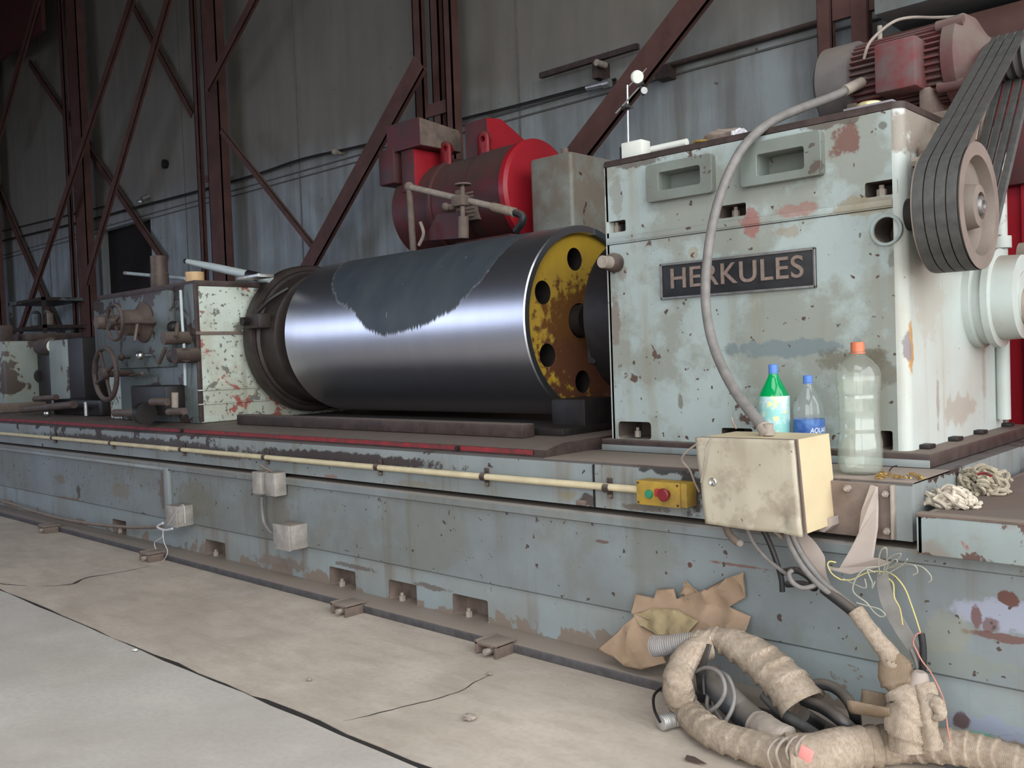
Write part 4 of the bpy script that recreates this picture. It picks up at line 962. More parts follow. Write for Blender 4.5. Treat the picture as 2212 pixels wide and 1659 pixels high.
s2 = thing('dressing_unit', 'narrow pale green box standing between the steady rest and the control panel', 'box', (-6.7, 3.0, .692))
A = P(142, 716, y=2.75)
m = MB(); m.box(A.x - .35, A.x, 2.75, 2.98, .74, 1.235, .012); m.build('cover', M['shadedpale'], s2)
m = MB(); m.box(A.x - .38, A.x + .25, 2.76, 3.5, .692, 1.24, .012); m.build('housing', M['dark'], s2)
m = MB(); m.box(-6.9, -6.1, 2.56, 3.3, .692, .80, .012); m.build('base', M['dark'], s2)
q = P(186, 885, y=2.5); m = MB(); m.cyl(q - Vector((0, 0, .04)), q + Vector((0, 0, .05)), .012); m.build('oil_glass', M['alu'], s2)
# piled shelves and bits at the far left behind
m = MB()
sh = thing('storage_rack', 'dark cluttered rack against the wall at the far left', 'rack', (-12.6, 4.8, 0))
for z in (1.2, 1.55, 1.9): m.box(-13.5, -12.3, 4.5, 5.1, z, z + .04)
for x in (-13.5, -12.34): m.box(x, x + .04, 4.5, 4.54, 0, 1.95)
m.build('shelving', M['panel'], sh, smooth=0)
for i, (x, z, h_, mt) in enumerate(((-13.2, 1.24, .2, 'panel'), (-12.9, 1.24, .26, 'dusty'), (-12.6, 1.24, .18, 'bed'), (-13.1, 1.59, .22, 'panel'), (-12.7, 1.59, .2, 'dusty'))):
    m = MB(); m.lathe([(0, .07), (h_ * .8, .07), (h_, .03)], (x, 4.7, z), (0, 0, 1), 14)
    tag(m.build('storage_tin', M[mt]), ['grey tin leftmost on the lower rack shelf', 'dusty tan tin in the middle of the lower rack shelf', 'blue-grey tin rightmost on the lower rack shelf', 'grey tin leftmost on the upper rack shelf', 'dusty tan tin rightmost on the upper rack shelf'][i], 'tin', 'tins on the far rack')

# ================================================================== WHEELHEAD BEHIND THE ROLL
gh = thing('wheelhead_housing', 'grey-green housing standing behind the roll, next to the headstock', 'housing', (-3.1, 4.0, .69))
A = P(1143, 345, y=3.8); B = P(1232, 325, y=3.8)
m = MB(); m.box(A.x, B.x, 3.8, 4.25, .0, B.z, .02, 3); m.build('body', paint('drab_green_paint', (.23, .24, .205), (.165, .155, .13), streak=.95, streak_col=(.15, .105, .075), chip_at=.64, chip_scale=5, grime=((.16, .12, .09), 3, .48, .7)), gh)
m = MB(); m.cyl((B.x - .08, 3.85, B.z), (B.x - .08, 3.85, B.z + .03), .02); m.build('breather', M['rustlight'], gh)
cr = thing('grinding_carriage', 'rusty grinding carriage table behind the roll', 'carriage', (-3.9, 3.9, 0))
m = MB(); m.box(-5.2, -3.42, 3.64, 4.6, 0, 1.50, .02); m.build('table', M['rustlight'], cr)
A = P(965, 470, y=3.7); m = MB(); q4 = [P(a, c, y=3.62) for a, c in ((915, 520), (992, 515), (1000, 458), (944, 462))]; m.prism([(p.x, p.z) for p in q4], 'y', 3.62, 3.65); m.build('splash_guard', M['redbrown'], cr)
m = MB(); q = P(1050, 500, y=3.6); m.cyl((q.x, 3.6, 1.50), (q.x, 3.6, 1.60), .07); m.build('filler_cap', M['amber'], cr)
m = MB(); m.box(-3.9, -3.45, 3.7, 3.9, 1.5, 1.66, .01); m.build('motor_foot', M['redbrown'], cr)

MY, MZ, MR = 4.05, 1.93, .285
mx1 = P(1165, 420, y=MY - .02).x; mx0 = mx1 - 1.02
rm = thing('grinding_motor', 'large red motor with hoods and lifting lugs behind the roll', 'motor', ((mx0 + mx1) / 2, MY, 1.5))
m = MB(); m.lathe([(0, MR - .05), (.02, MR), (.34, MR), (.345, MR + .012), (.37, MR + .012), (.375, MR - .005), (mx1 - mx0 - .34, MR - .005), (mx1 - mx0 - .335, MR + .01), (mx1 - mx0 - .05, MR + .012)], (mx0, MY, MZ), (1, 0, 0), 64)
m.build('body', M['redbrown'], rm, smooth=30)
m = MB(); m.lathe([(0, MR + .012), (.008, MR + .02), (.045, MR + .02), (.06, MR), (.075, .13), (.08, .05)], (mx1 - .06, MY, MZ), (1, 0, 0), 64); m.build('end_shield', M['cabred'], rm, smooth=30)
# hood and duct at the left end
def q3(l, y): return [P(a, c, y=y) for a, c in l]
HYF = MY - .30
u0, u1 = P(835, 280, y=HYF).x, P(905, 280, y=HYF).x
ztop = P(905, 252, y=HYF).z; zlo = P(890, 318, y=HYF).z
yb_ = P(994, 300, x=u1).y
m = MB(); m.prism([(HYF, zlo), (HYF, ztop), (yb_ - .02, ztop - .03), (yb_, ztop - .05), (yb_, zlo)], 'x', u0, u1); m.build('air_hood', M['redbrown'], rm, smooth=0)
m = MB(); m.prism([(HYF + .004, zlo + .004), (HYF + .004, ztop - .004), (yb_ - .02, ztop - .034), (yb_ - .004, ztop - .055), (yb_ - .004, zlo + .004)], 'x', u1, u1 + .006); m.build('hood_side', M['rustlight'], rm, smooth=0)
l0, l1 = P(868, 380, y=HYF + .02).x, P(893, 350, y=HYF + .02).x
m = MB(); m.box(l0, l1, HYF + .02, yb_, P(880, 412, y=HYF).z, zlo, .004); m.build('hood_neck', M['redbrown'], rm)
m = MB(); m.box(l1, l1 + .006, HYF + .024, yb_, P(880, 412, y=HYF).z, zlo - .004, .002); m.build('neck_lit_face', M['cabred'], rm)  # right face of the neck in brighter red, light put into the colour
m = MB(); m.box(P(820, 370, y=HYF).x, P(853, 370, y=HYF).x, HYF - .01, yb_ - .1, P(835, 400, y=HYF).z, zlo + .03, .012); m.build('outlet_duct', M['redbrown'], rm)
# terminal hood on the right
c0 = P(1005, 300, y=MY - .1).x; c1 = P(1052, 300, y=MY - .1).x; zt2 = P(1050, 254, y=MY - .1).z
m = MB(); m.prism([(MY - .1, 2.1), (MY - .1, zt2), (MY + .02, zt2 + .01), (MY + .34, zt2 - .14), (MY + .34, 2.05)], 'x', c0, c1); m.build('terminal_hood', M['redbrown'], rm, smooth=0)
m = MB(); m.prism([(MY - .098, 2.1), (MY - .098, zt2 - .002), (MY + .02, zt2 + .008), (MY + .338, zt2 - .142), (MY + .338, 2.05)], 'x', c1, c1 + .008); m.build('hood_lit_face', M['cabred'], rm, smooth=0)  # hood's right face repeated in brighter red to stand for light on it
for xx in (P(960, 310, y=MY - .13).x, P(1042, 300, y=MY - .13).x):
    m = MB(); m.holed(rect(xx - .045, xx + .045, 2.12, 2.32, .04), [circ(xx, 2.275, .02, 14)], MY - .13, .03)
    ob = m.build('lifting_lug', M['red'], rm, smooth=30); sf = ob.modifiers.new('thick', 'SOLIDIFY'); sf.thickness = .02
m = MB()
for k in range(7): m.box(mx0 + .62, mx0 + .76, MY - MR - .012, MY - MR + .03, 1.80 + k * .022, 1.81 + k * .022, .002)
m.box(mx0 + .60, mx0 + .78, MY - MR - .004, MY - MR + .04, 1.78, 1.97, .006); m.build('vent_grille', M['rustlight'], rm)
m = MB(); q = P(962, 447, y=3.72); m.sphere(q, .025); m.cyl(q, q + Vector((0, .1, 0)), .02); m.build('bolt', M['rustlight'], rm)

# coolant pipework in front of the motor
cp = thing('coolant_pipe', 'dusty coolant pipe frame with a valve above the roll', 'pipe', (-3.9, 3.56, 1.5))
yy = 3.55
m = MB(); a, c = P(884, 404, y=yy), P(893, 545, y=yy); m.tube([a, c], .020, 12, 1); m.sphere(a, .03); m.build('riser', M['rustlight'], cp)
m = MB(); m.tube([P(885, 404, y=yy), P(1090, 452, y=yy)], .018, 12, 1); m.build('cross_pipe', M['dusty'], cp)
m = MB(); m.tube([P(1065, 447, y=yy), P(1112, 459, y=yy)], .024, 12, 1, rfun=lambda s, a, t: 1 + .06 * math.sin(s * 400)); m.build('wrapped_hose', M['burlap'], cp)
m = MB(); m.tube([P(1112, 459, y=yy), P(1128, 466, y=yy), P(1128, 480, y=yy), P(1114, 500, y=yy)], .020, 10, 5); m.build('hose_end', M['black'], cp)
m = MB(); m.tube([P(999, 404, y=yy - .03), P(1000, 512, y=yy - .03)], .014, 12, 1); m.tube([P(1001, 468, y=yy - .03), P(1001, 515, y=yy - .03)], .03, 14, 1)
m.box(P(990, 440, y=yy).x, P(1016, 440, y=yy).x, yy - .06, yy, P(1000, 448, y=yy).z, P(1000, 424, y=yy).z, .01); m.build('valve_body', M['rustlight'], cp)
q = P(1000, 400, y=yy - .03); m = MB(); m.lathe([(0, .045), (.008, .045)], q, (0, 0, 1), 20); m.cyl(q, q + Vector((0, 0, -.05)), .008); m.build('valve_wheel', M['rustlight'], cp)
m = MB(); m.tube([P(908, 480, y=yy), P(915, 505, y=yy), P(905, 530, y=yy)], .010, 8, 5); m.build('drip_tube', M['dusty'], cp)
# steady bar in front of the roll bottom
gd = thing('roll_guard', 'long dark guard bar along the bed below the roll', 'guard bar', (-3.3, 2.52, .692))
m = MB(); m.box(P(515, 905, y=2.50).x, -2.30, 2.49, 2.56, .692, .742, .004); m.build('bar', M['brown'], gd)
m = MB(); m.box(P(515, 905, y=2.50).x + .1, -2.2, 2.60, 2.9, .692, .72, .004); m.build('shelf', M['dark'], gd)
m = MB(); m.box(P(1190, 860, y=2.75).x, P(1262, 860, y=2.75).x, 2.75, 2.95, .692, P(1190, 862, y=2.75).z, .006)
tag(m.build('steady_block', M['dark']), 'black steady block under the right end of the roll', 'block')
# ================================================================== ON AND UNDER THE FRONT LEDGE
def Q(l, **k): return [P(a, c, **k) for a, c in l]
def Y3(l): return [P(a, c, y=yy) for a, c, yy in l]
# ---- cream enclosure
BY = 2.13
fr = Q([(1528, 1130), (1736, 1158), (1716, 950), (1506, 944)], y=BY)
box = thing('control_enclosure', 'dented cream metal enclosure hanging tilted in front of the ledge', 'enclosure', tuple(fr[0]))
m = MB(); q = [(v.x, v.z) for v in fr]; cx_ = sum(a for a, _ in q) / 4; cz_ = sum(c for _, c in q) / 4
ins = [(cx_ + (a - cx_) * .985, cz_ + (c - cz_) * .985) for a, c in q]
m.prism(ins, 'y', BY + .022, BY + .20); m.build('case', M['creamside'], box, smooth=0)
m = MB(); ins2 = [(cx_ + (a - cx_) * .995, cz_ + (c - cz_) * .995) for a, c in q]
m.prism(ins2, 'y', BY + .014, BY + .022); m.build('gasket', M['rustlight'], box, smooth=0)
m = MB(); nn = 26; vs = []; fs = []
for j in range(nn + 1):
    for i in range(nn + 1):
        u, v_ = i / nn, j / nn
        p = (fr[0] * (1 - u) + fr[1] * u) * (1 - v_) + (fr[3] * (1 - u) + fr[2] * u) * v_
        d_ = .012 * math.exp(-((u - .80) ** 2 + (v_ - .16) ** 2) / .012) + .004 * noise.noise(Vector((u * 3, v_ * 3, 0))) - .006 * math.exp(-((u - .93) ** 2 + (v_ - .12) ** 2) / .004)
        vs.append(p + Vector((0, d_, 0)))
for j in range(nn):
    for i in range(nn): a = j * (nn + 1) + i; fs.append((a, a + 1, a + nn + 2, a + nn + 1))
m.add(vs, fs); lid = m.build('lid', M['cream'], box); sf = lid.modifiers.new('sheet', 'SOLIDIFY'); sf.thickness = .012; sf.offset = -1 if False else 1
q = P(1544, 1040, y=BY); m = MB(); m.lathe([(0, .012), (.008, .012), (.011, .009), (.009, .004), (.004, .003)], (q.x, BY - .002, q.z), (0, -1, 0), 24); m.build('lock', M['steel'], lid)
for (px, py, r_, h_) in ((1702, 1140, .020, .022), (1612, 1130, .012, .02), (1660, 930, .016, -.03)):
    q = P(px, py, y=BY + .09); m = MB(); m.lathe([(0, r_), (.012, r_), (.015, r_ * .8), (abs(h_), r_ * .8)], (q.x, BY + .09, q.z + (.012 if h_ > 0 else -.012)), (0, 0, -1 if h_ > 0 else 1), 20); m.build('cable_gland', M['dusty'], box)
m = MB(); m.box(P(1745, 1010, y=2.33).x - .25, P(1745, 1010, y=2.33).x - .1, 2.325, 2.333, .54, .70); m.build('back_bracket', M['rustlight'], box)

# ---- flexible conduit from the motor down to the enclosure
fc = thing('flexible_conduit', 'grey flexible conduit arching from the motor down to the enclosure', 'conduit', tuple(P(1660, 930, y=BY + .09)))
pts = Y3([(1862, 178, 3.06), (1800, 208, 2.95), (1735, 232, 2.80), (1668, 262, 2.66), (1612, 310, 2.56), (1572, 380, 2.50), (1545, 460, 2.46), (1529, 550, 2.43), (1524, 640, 2.40), (1532, 710, 2.37), (1552, 775, 2.33), (1588, 845, 2.28), (1630, 900, 2.24), (1658, 932, 2.22)])
m = MB(); m.tube(pts, .0145, 14, 14, rfun=lambda s, a, t: 1 + .02 * math.sin(s * 900)); m.build('sheath', M['cable'], fc)
m = MB(); m.tube(pts[:1] + [pts[0].lerp(pts[1], .6)], .018, 14, 2); m.tube([P(1862, 178, y=3.06), P(1878, 168, y=3.10)], .012, 10, 2); m.build('taped_end', M['dusty'], fc)
m = MB(); m.tube([pts[-2].lerp(pts[-1], .6), pts[-1] + Vector((0, 0, -.01))], [.017, .021], 14, 3); m.build('nut', M['dusty'], fc)

# ---- ivory conduit with its clamps
zc = .572; yc = 2.300
con = thing('ivory_conduit', 'long ivory conduit clipped along the front of the bed', 'conduit', (-4, yc, zc))
m = MB(); m.tube([(X0, yc, zc - .006), (-6, yc, zc - .001), (-3, yc, zc - .001), (-1.62, yc, zc + .004)], .0115, 12, 12); m.build('pipe', M['yellowpipe'], con)
m = MB(); q = P(356, 963, y=yc); m.tube([(q.x - .04, yc, zc - .002), (q.x + .04, yc, zc - .002)], .0135, 12, 1); m.build('coupler', M['yellowpipe'], con)
for px in (114, 240, 392, 572, 815, 1045, 1311):
    q = P(px, 940 + px * .085, y=yc)
    m = MB(); m.tube([(q.x - .011, yc, zc), (q.x + .011, yc, zc)], .0145, 14, 1, caps=True); m.box(q.x - .009, q.x + .009, 2.312, 2.318, zc - .035, zc + .03, .001); cl = m.build('clamp', M['brown'], con)
    m = MB(); m.cyl((q.x + .004, 2.313, zc - .028), (q.x + .004, 2.303, zc - .028), .007, seg=8); m.build('screw', M['rustlight'], cl)
# ---- push-button box
pb = thing('button_box', 'yellow push-button box with green and red buttons', 'button box', (-1.54, 2.29, .537))
m = MB(); m.box(-1.627, -1.455, 2.262, 2.318, .540, .612, .005); m.build('case', M['yellow'], pb)
m = MB(); m.box(-1.6275, -1.474, 2.256, 2.266, .5395, .6125, .002); m.build('cover', M['yellow'], pb)
q = P(1403, 1067, y=2.256); m = MB(); m.lathe([(0, .013), (.006, .013), (.009, .011)], (q.x, 2.256, q.z), (0, -1, 0), 24); m.build('green_button', plain('green_button', (.03, .22, .12), .4, 0, .1), pb)
m = MB(); q = P(1436, 1067, y=2.256); m.lathe([(0, .012), (.014, .012), (.016, .019), (.022, .019), (.026, .015)], (q.x + .008, 2.256, q.z), (0, -1, 0), 28); m.build('stop_button', plain('dark_red_button', (.22, .02, .025), .4, 0, .2), pb)
q2 = P(1424, 1064, y=2.256); m = MB(); m.box(q2.x - .011, q2.x + .008, 2.246, 2.257, q2.z - .011, q2.z + .011, .002); m.build('red_tab', plain('red_tab', (.4, .03, .03), .4, 0, .1), pb)
for a, c in ((-1.62, .605), (-1.482, .605), (-1.62, .547), (-1.482, .547)):
    m = MB(); m.cyl((a, 2.257, c), (a, 2.253, c), .0032, seg=10); m.build('screw', M['brown'], pb)
m = MB(); q = P(1257, 1086, y=2.315); m.box(q.x - .018, q.x + .018, 2.306, 2.322, q.z - .008, q.z + .008, .002); tag(m.build('rating_tag', M['rustlight']), 'little rusty tag on the bed left of the button box', 'tag')

# ---- little junction boxes, their fittings and wires on the bed wall
def jbox(name, px0, pxm, px1, pyt, pyb, yf, lab):
    A = P(px0, (pyt + pyb) / 2, y=yf); B = P(pxm, (pyt + pyb) / 2, y=yf); zt = P(pxm, pyt + 4, y=yf).z; zb_ = P(pxm, pyb, y=yf).z
    o = thing(name, lab, 'junction box', (A.x, 2.32, zb_))
    m = MB(); m.box(A.x, B.x, yf, 2.335, zb_, zt, .003); m.build('case', M['jbox'], o)
    m = MB(); m.box(A.x - .002, B.x + .002, yf - .008, yf + .004, zb_ - .002, zt + .002, .002); m.build('cover', M['jbox'], o)
    return o
M['jbox'] = plain('dusty_silver_box', (.42, .38, .34), .6, .2, .3, 20, .3, dust=(DUST, .8))
jbox('junction_box', 594, 627, 655, 1133, 1190, 2.245, 'small silvery junction box at the end of the bent conduit')
jbox('junction_box', 362, 384, 412, 1091, 1139, 2.25, 'small dusty junction box with thin wires hanging from it')
cf = thing('conduit_fitting', 'broken silvery fitting under the ivory conduit above the bent pipe', 'fitting', tuple(P(570, 1070, y=2.28)))
for a, c, t_, b_ in ((548, 566, 1018, 1066), (576, 596, 1020, 1070)):
    A, B = P(a, 1045, y=2.27), P(c, 1045, y=2.27); m = MB(); m.box(A.x, B.x, 2.262, 2.325, P(a, b_, y=2.27).z, P(a, t_, y=2.27).z, .004); m.build('half_body', M['jbox'], cf)
m = MB()
m.tube(Q([(562, 1005), (572, 1012), (586, 1018)], y=2.27), .006, 8); m.build('bail', M['rustlight'], cf)
m = MB(); m.tube(Q([(566, 1072), (566, 1100), (571, 1130), (586, 1150), (600, 1157)], y=2.295), .0085, 10, 8); tag(m.build('bent_conduit', M['cable']), 'short bent grey conduit joining the broken fitting to the junction box', 'conduit')
m = MB(); m.tube([P(-120, 1058, y=2.25)] + Q([(0, 1082), (70, 1104), (130, 1120), (200, 1132), (280, 1139), (352, 1138)], y=2.25), .0095, 10, 8); tag(m.build('dusty_cable', M['rustlight']), 'dusty cable sagging along the bed foot to the left junction box', 'cable')
m = MB(); m.tube(Q([(352, 1130), (340, 1138), (356, 1145), (372, 1142)], y=2.235), .006, 8); m.tube(Q([(352, 1145), (350, 1160), (334, 1172), (338, 1190), (344, 1208)], y=2.22), .0022, 6)
m.tube(Q([(352, 1145), (354, 1170), (362, 1192), (352, 1212), (334, 1226), (318, 1236)], y=2.20), .0022, 6); m.tube(Q([(362, 1135), (385, 1100), (397, 1092), (400, 1130)], y=2.24), .002, 6)
tag(m.build('loose_wire', M['paper']), 'thin pale wires dangling from the left junction box', 'wire')

# ---- bracket plate, strap and flap under the ledge
bp = thing('bracket_plate', 'rusty bolted plate under the ledge end beside the enclosure', 'plate', (-.97, 2.32, .52))
A, B = P(1745, 1100, y=2.318), P(1929, 1100, y=2.318)
m = MB(); m.box(A.x, B.x, 2.312, 2.321, P(1929, 1166, y=2.318).z, P(1929, 1047, y=2.318).z, .001); m.build('sheet', M['rustlight'], bp)
m = MB(); m.box(B.x, B.x + .006, 2.300, 2.321, P(1929, 1163, y=2.318).z, P(1929, 1047, y=2.318).z, .001); m.build('edge_lip', M['dusty'], bp)
for px, py in ((1833, 1054), (1916, 1066), (1919, 1146)):
    q = P(px, py, y=2.312); m = MB(); m.cyl((q.x, 2.312, q.z), (q.x, 2.300, q.z), .009, seg=6); m.cyl((q.x, 2.30, q.z), (q.x, 2.291, q.z), .005, seg=10); m.build('bolt', M['dusty'], bp)
M['flap'] = plain('dusty_pinkish_sheet', (.37, .305, .265), .85, 0, .15, 10, .1)
fl_ = thing('sheet_bracket', 'dusty bent sheet bracket hanging below the rusty plate', 'bracket', tuple(P(1850, 1230, y=2.25)))
m = MB(); up = [P(1880, 1048, y=2.30), P(1892, 1052, y=2.30), P(1893, 1095, y=2.29), P(1892, 1140, y=2.27), P(1882, 1205, y=2.24), P(1812, 1229, y=2.22), P(1838, 1185, y=2.24), P(1855, 1150, y=2.26), P(1860, 1105, y=2.285)]
n_ = len(up); m.add(up + [p + Vector((.004, .004, 0)) for p in up], [tuple(range(n_)), tuple(reversed(range(n_, 2 * n_)))] + [(i, (i + 1) % n_, n_ + (i + 1) % n_, n_ + i) for i in range(n_)]); m.build('upright', M['flap'], fl_, smooth=0)
m = MB(); lo = [P(1788, 1222, y=2.22), P(1812, 1228, y=2.22), P(1882, 1204, y=2.24), P(1900, 1206, y=2.24), P(1924, 1214, y=2.22), P(1900, 1222, y=2.2), P(1836, 1238, y=2.19), P(1790, 1228, y=2.20)]
n_ = len(lo); m.add(lo + [p - Vector((0, 0, .003)) for p in lo], [tuple(range(n_)), tuple(reversed(range(n_, 2 * n_)))] + [(i, (i + 1) % n_, n_ + (i + 1) % n_, n_ + i) for i in range(n_)]); m.build('foot_tab', M['flap'], fl_, smooth=0)
m = MB(); lo = Q([(1770, 1125), (1795, 1118), (1797, 1136), (1780, 1150), (1770, 1147)], y=2.27)
m.prism([(p.x, p.z) for p in lo], 'y', 2.27, 2.315); tag(m.build('metal_tab', M['flap'], smooth=0), 'small dusty tab sticking out under the right side of the enclosure', 'tab')

# ================================================================== BOTTLES
def pet(name, tint, rough=.06, milky=0.0, body=(.6, .6, .6)):
    m, ns, ls, bs = newmat(name); ns.remove(bs); out = ns['Material Output']
    tr = ns.new('ShaderNodeBsdfTransparent'); tr.inputs[0].default_value = c4(tint); gl = ns.new('ShaderNodeBsdfGlossy'); gl.inputs['Roughness'].default_value = rough
    lw = ns.new('ShaderNodeLayerWeight'); lw.inputs['Blend'].default_value = .35; pw = N_(ns, 'ShaderNodeMath', operation='POWER'); ls.new(lw.outputs['Facing'], pw.inputs[0]); pw.inputs[1].default_value = 2.2; fr_ = N_(ns, 'ShaderNodeMath', operation='MULTIPLY_ADD'); ls.new(pw.outputs[0], fr_.inputs[0]); fr_.inputs[1].default_value = .30; fr_.inputs[2].default_value = .05; mx = ns.new('ShaderNodeMixShader')
    df = ns.new('ShaderNodeBsdfTranslucent') if milky < 0 else ns.new('ShaderNodeBsdfDiffuse'); df.inputs[0].default_value = c4(body)
    m2 = ns.new('ShaderNodeMixShader'); m2.inputs[0].default_value = abs(milky); ls.new(tr.outputs[0], m2.inputs[1]); ls.new(df.outputs[0], m2.inputs[2])
    ls.new(fr_.outputs[0], mx.inputs[0]); ls.new(m2.outputs[0], mx.inputs[1]); ls.new(gl.outputs[0], mx.inputs[2]); ls.new(mx.outputs[0], out.inputs[0]); return m
LZ = .649
def bottle(name, px, yb, r, H, prof, capcol, mat, lab, ridges=()):
    x = P(px, 900, y=yb).x
    o = thing(name, lab, 'bottle', (x, yb, LZ))
    m = MB(); m.lathe([(h * H, rr * r) for h, rr in prof], (x, yb, LZ), (0, 0, 1), 40); m.build('body', mat, o, smooth=50)
    m = MB(); cr_ = r * .31; m.lathe([(H * .925, cr_ * .9), (H * .925, cr_), (H * .995, cr_), (H, cr_ * .85)], (x, yb, LZ), (0, 0, 1), 24); m.lathe([(H * .91, cr_ * 1.12), (H * .92, cr_ * 1.12)], (x, yb, LZ), (0, 0, 1), 24); m.build('cap', capcol, o)
    return o, x
blue = plain('blue_cap', (.10, .22, .60), .35, 0, .1)
pr1 = [(0, .6), (.01, .82), (.03, .95), (.06, 1), (.30, .98), (.62, 1), (.66, .99), (.72, .90), (.80, .62), (.87, .38), (.90, .30), (.94, .30)]
o1, x1 = bottle('green_bottle', 1673, 2.47, .043, .296, pr1, blue, pet('green_bottle_plastic', (.14, .80, .38), .08, .30, (.0, .62, .22)), 'green plastic bottle with a blue cap and a pale label', ())
m = MB(); m.lathe([(.09, .0437), (.205, .0437)], (x1, 2.47, LZ), (0, 0, 1), 40, caps=False); lb = m.build('wrapper', None, o1)
lm, ns, ls, bs = newmat('pale_green_label'); v = coords(ns, ls)
c = mixc(ns, ls, ramp(ns, ls, noise_(ns, ls, v, 22, 4), [(.42, 0.0), (.55, 1.0)]), (.62, .72, .74), (.30, .62, .58)); c = mixc(ns, ls, ramp(ns, ls, noise_(ns, ls, v, 38, 2), [(.6, 0.0), (.64, 1.0)]), c, (.75, .75, .35))
ls.new(c, bs.inputs['Base Color']); bs.inputs['Roughness'].default_value = .35; lb.data.materials.append(lm)
pr2 = [(0, .7), (.02, .95), (.05, 1), (.40, 1), (.44, .96), (.47, 1), (.55, .99), (.62, 1), (.70, .93), (.80, .58), (.86, .36), (.90, .28), (.94, .28)]
clear = pet('clear_bottle_plastic', (.94, .96, .96), .10, .08, (.75, .78, .78))
o2, x2 = bottle('water_bottle', 1747, 2.50, .043, .262, pr2, blue, clear, 'small clear bottle with a blue cap and a dark blue label')
m = MB(); m.lathe([(.07, .0437), (.138, .0437)], (x2, 2.50, LZ), (0, 0, 1), 40, caps=False); wl_ = m.build('wrapper', plain('dark_blue_label', (.02, .06, .28), .3, 0, .5, 25, .0, col2=(.10, .22, .5)), o2)
tcu = bpy.data.curves.new('t', 'FONT'); tcu.body = 'AQUAFINA'; tcu.size = 1; tcu.shear = .2; tcu.extrude = .0; to = bpy.data.objects.new('t', tcu); COL.objects.link(to)
bpy.context.view_layer.update(); me = bpy.data.meshes.new_from_object(to.evaluated_get(bpy.context.evaluated_depsgraph_get()))
xs = [q.co.x for q in me.vertices]; w_ = max(xs)
mb = MB(); sc_ = .0160; rr_ = .0441
def wrapt(p):
    a = p.x * sc_ / rr_ + R(29) ; return (x2 + rr_ * math.sin(a), 2.50 - rr_ * math.cos(a), LZ + .101 + p.y * sc_ * 1.25)
mb.add([wrapt(q.co) for q in me.vertices], [tuple(p.vertices) for p in me.polygons]); bpy.data.objects.remove(to); bpy.data.meshes.remove(me)
mb.build('printed_name', plain('label_white', (.85, .87, .92), .4, 0, 0, 5, 0), wl_, smooth=0)
pr3 = [(0, .62), (.008, .80), (.03, .95), (.08, 1.0), (.24, 1.0), (.30, .93), (.325, .91), (.34, .93), (.36, .90), (.56, .90), (.575, .93), (.59, .90), (.62, .92), (.66, .99), (.74, 1.0), (.80, .92), (.86, .62), (.89, .38), (.905, .29), (.94, .29)]
o3, x3 = bottle('large_water_bottle', 1856, 2.43, .0575, .352, pr3, plain('orange_cap', (.60, .17, .08), .35, 0, .1), pet('cloudy_bottle_plastic', (.94, .95, .92), .12, .10, (.80, .82, .74)), 'large clear bottle of cloudy water with an orange cap')
m = MB(); m.lathe([(h * .352, max(rr * .0575 - .003, .001)) for h, rr in pr3 if h < .80], (x3, 2.43, LZ), (0, 0, 1), 40); m.build('water', pet('cloudy_water', (.93, .95, .93), .06, .14, (.80, .83, .78)), o3, smooth=50)

# brass swarf by the bottle, thin hook
random.seed(11); m = MB()
for k in range(34):
    px = random.uniform(1888, 1990); py = random.uniform(1022, 1036) ; c_ = P(px, py, z=LZ + .003)
    pts = []; r_ = random.uniform(.004, .009); t0 = random.uniform(0, 6)
    for i in range(6): pts.append(c_ + Vector((r_ * math.cos(t0 + i) + i * .001, r_ * math.sin(t0 + i) * .7, .003 + .002 * math.sin(i * 2 + t0))))
    m.tube(pts, .0014, 5, 2)
tag(m.build('brass_swarf', M['brass']), 'golden brass curls scattered on the ledge beside the large bottle', 'swarf', kind='stuff')
m = MB(); m.tube(Q([(1920, 1030), (1921, 1018), (1928, 1009), (1938, 1006)], y=2.5), .0016, 6); tag(m.build('wire_hook', M['dark']), 'thin black wire hook standing on the ledge end', 'wire')
m = MB(); m.tube(Y3([(1590, 925, 2.3), (1583, 912, 2.28), (1580, 902, 2.28)]) , .003, 6); m.tube(Y3([(1507, 958, 2.12), (1484, 975, 2.13), (1473, 993, 2.14), (1490, 1015, 2.16), (1500, 1040, 2.18), (1510, 1062, 2.2)]), .0028, 8); m.tube(Y3([(1536, 946, 2.1), (1526, 965, 2.1), (1522, 1000, 2.105), (1514, 1042, 2.11)]), .0022, 6)
tag(m.build('frayed_cord', M['dusty']), 'frayed pale cords curling at the left edge of the cream enclosure', 'cord')

# ================================================================== CLOTH WASTE IN THE TRAY
def waste(c_, rx, ry, rz, n, seed, lab, mat):
    random.seed(seed); m = MB()
    for k in range(n):
        a = random.uniform(0, 6.28); b_ = random.uniform(.0, 1.35); o_ = c_ + Vector((rx * math.cos(a) * math.cos(b_), ry * math.sin(a) * math.cos(b_), rz * math.sin(b_))) * random.uniform(.55, 1)
        d = Vector((random.uniform(-1, 1), random.uniform(-1, 1), random.uniform(-.5, .5))).normalized(); e = d.cross(Vector((random.random(), random.random(), random.random()))).normalized()
        r_ = random.uniform(.008, .024); pts = [o_ + d * r_ * math.cos(t * 1.1) + e * r_ * math.sin(t * 1.1) + d.cross(e) * .004 * t for t in range(random.randint(3, 6))]
        for p in pts: p.z = max(p.z, c_.z + .003)
        m.tube(pts, random.uniform(.0035, .0065), 6, 4)
    o = m.build('cotton_waste', mat, origin=tuple(c_)); tag(o, lab, 'cotton waste'); return o
waste(P(2058, 1092, z=.583), .060, .05, .035, 190, 5, 'pale knotted cotton waste nearest the front rim of the tray', plain('pale_cotton', (.58, .50, .40), .95, 0, .35, 60, .3))
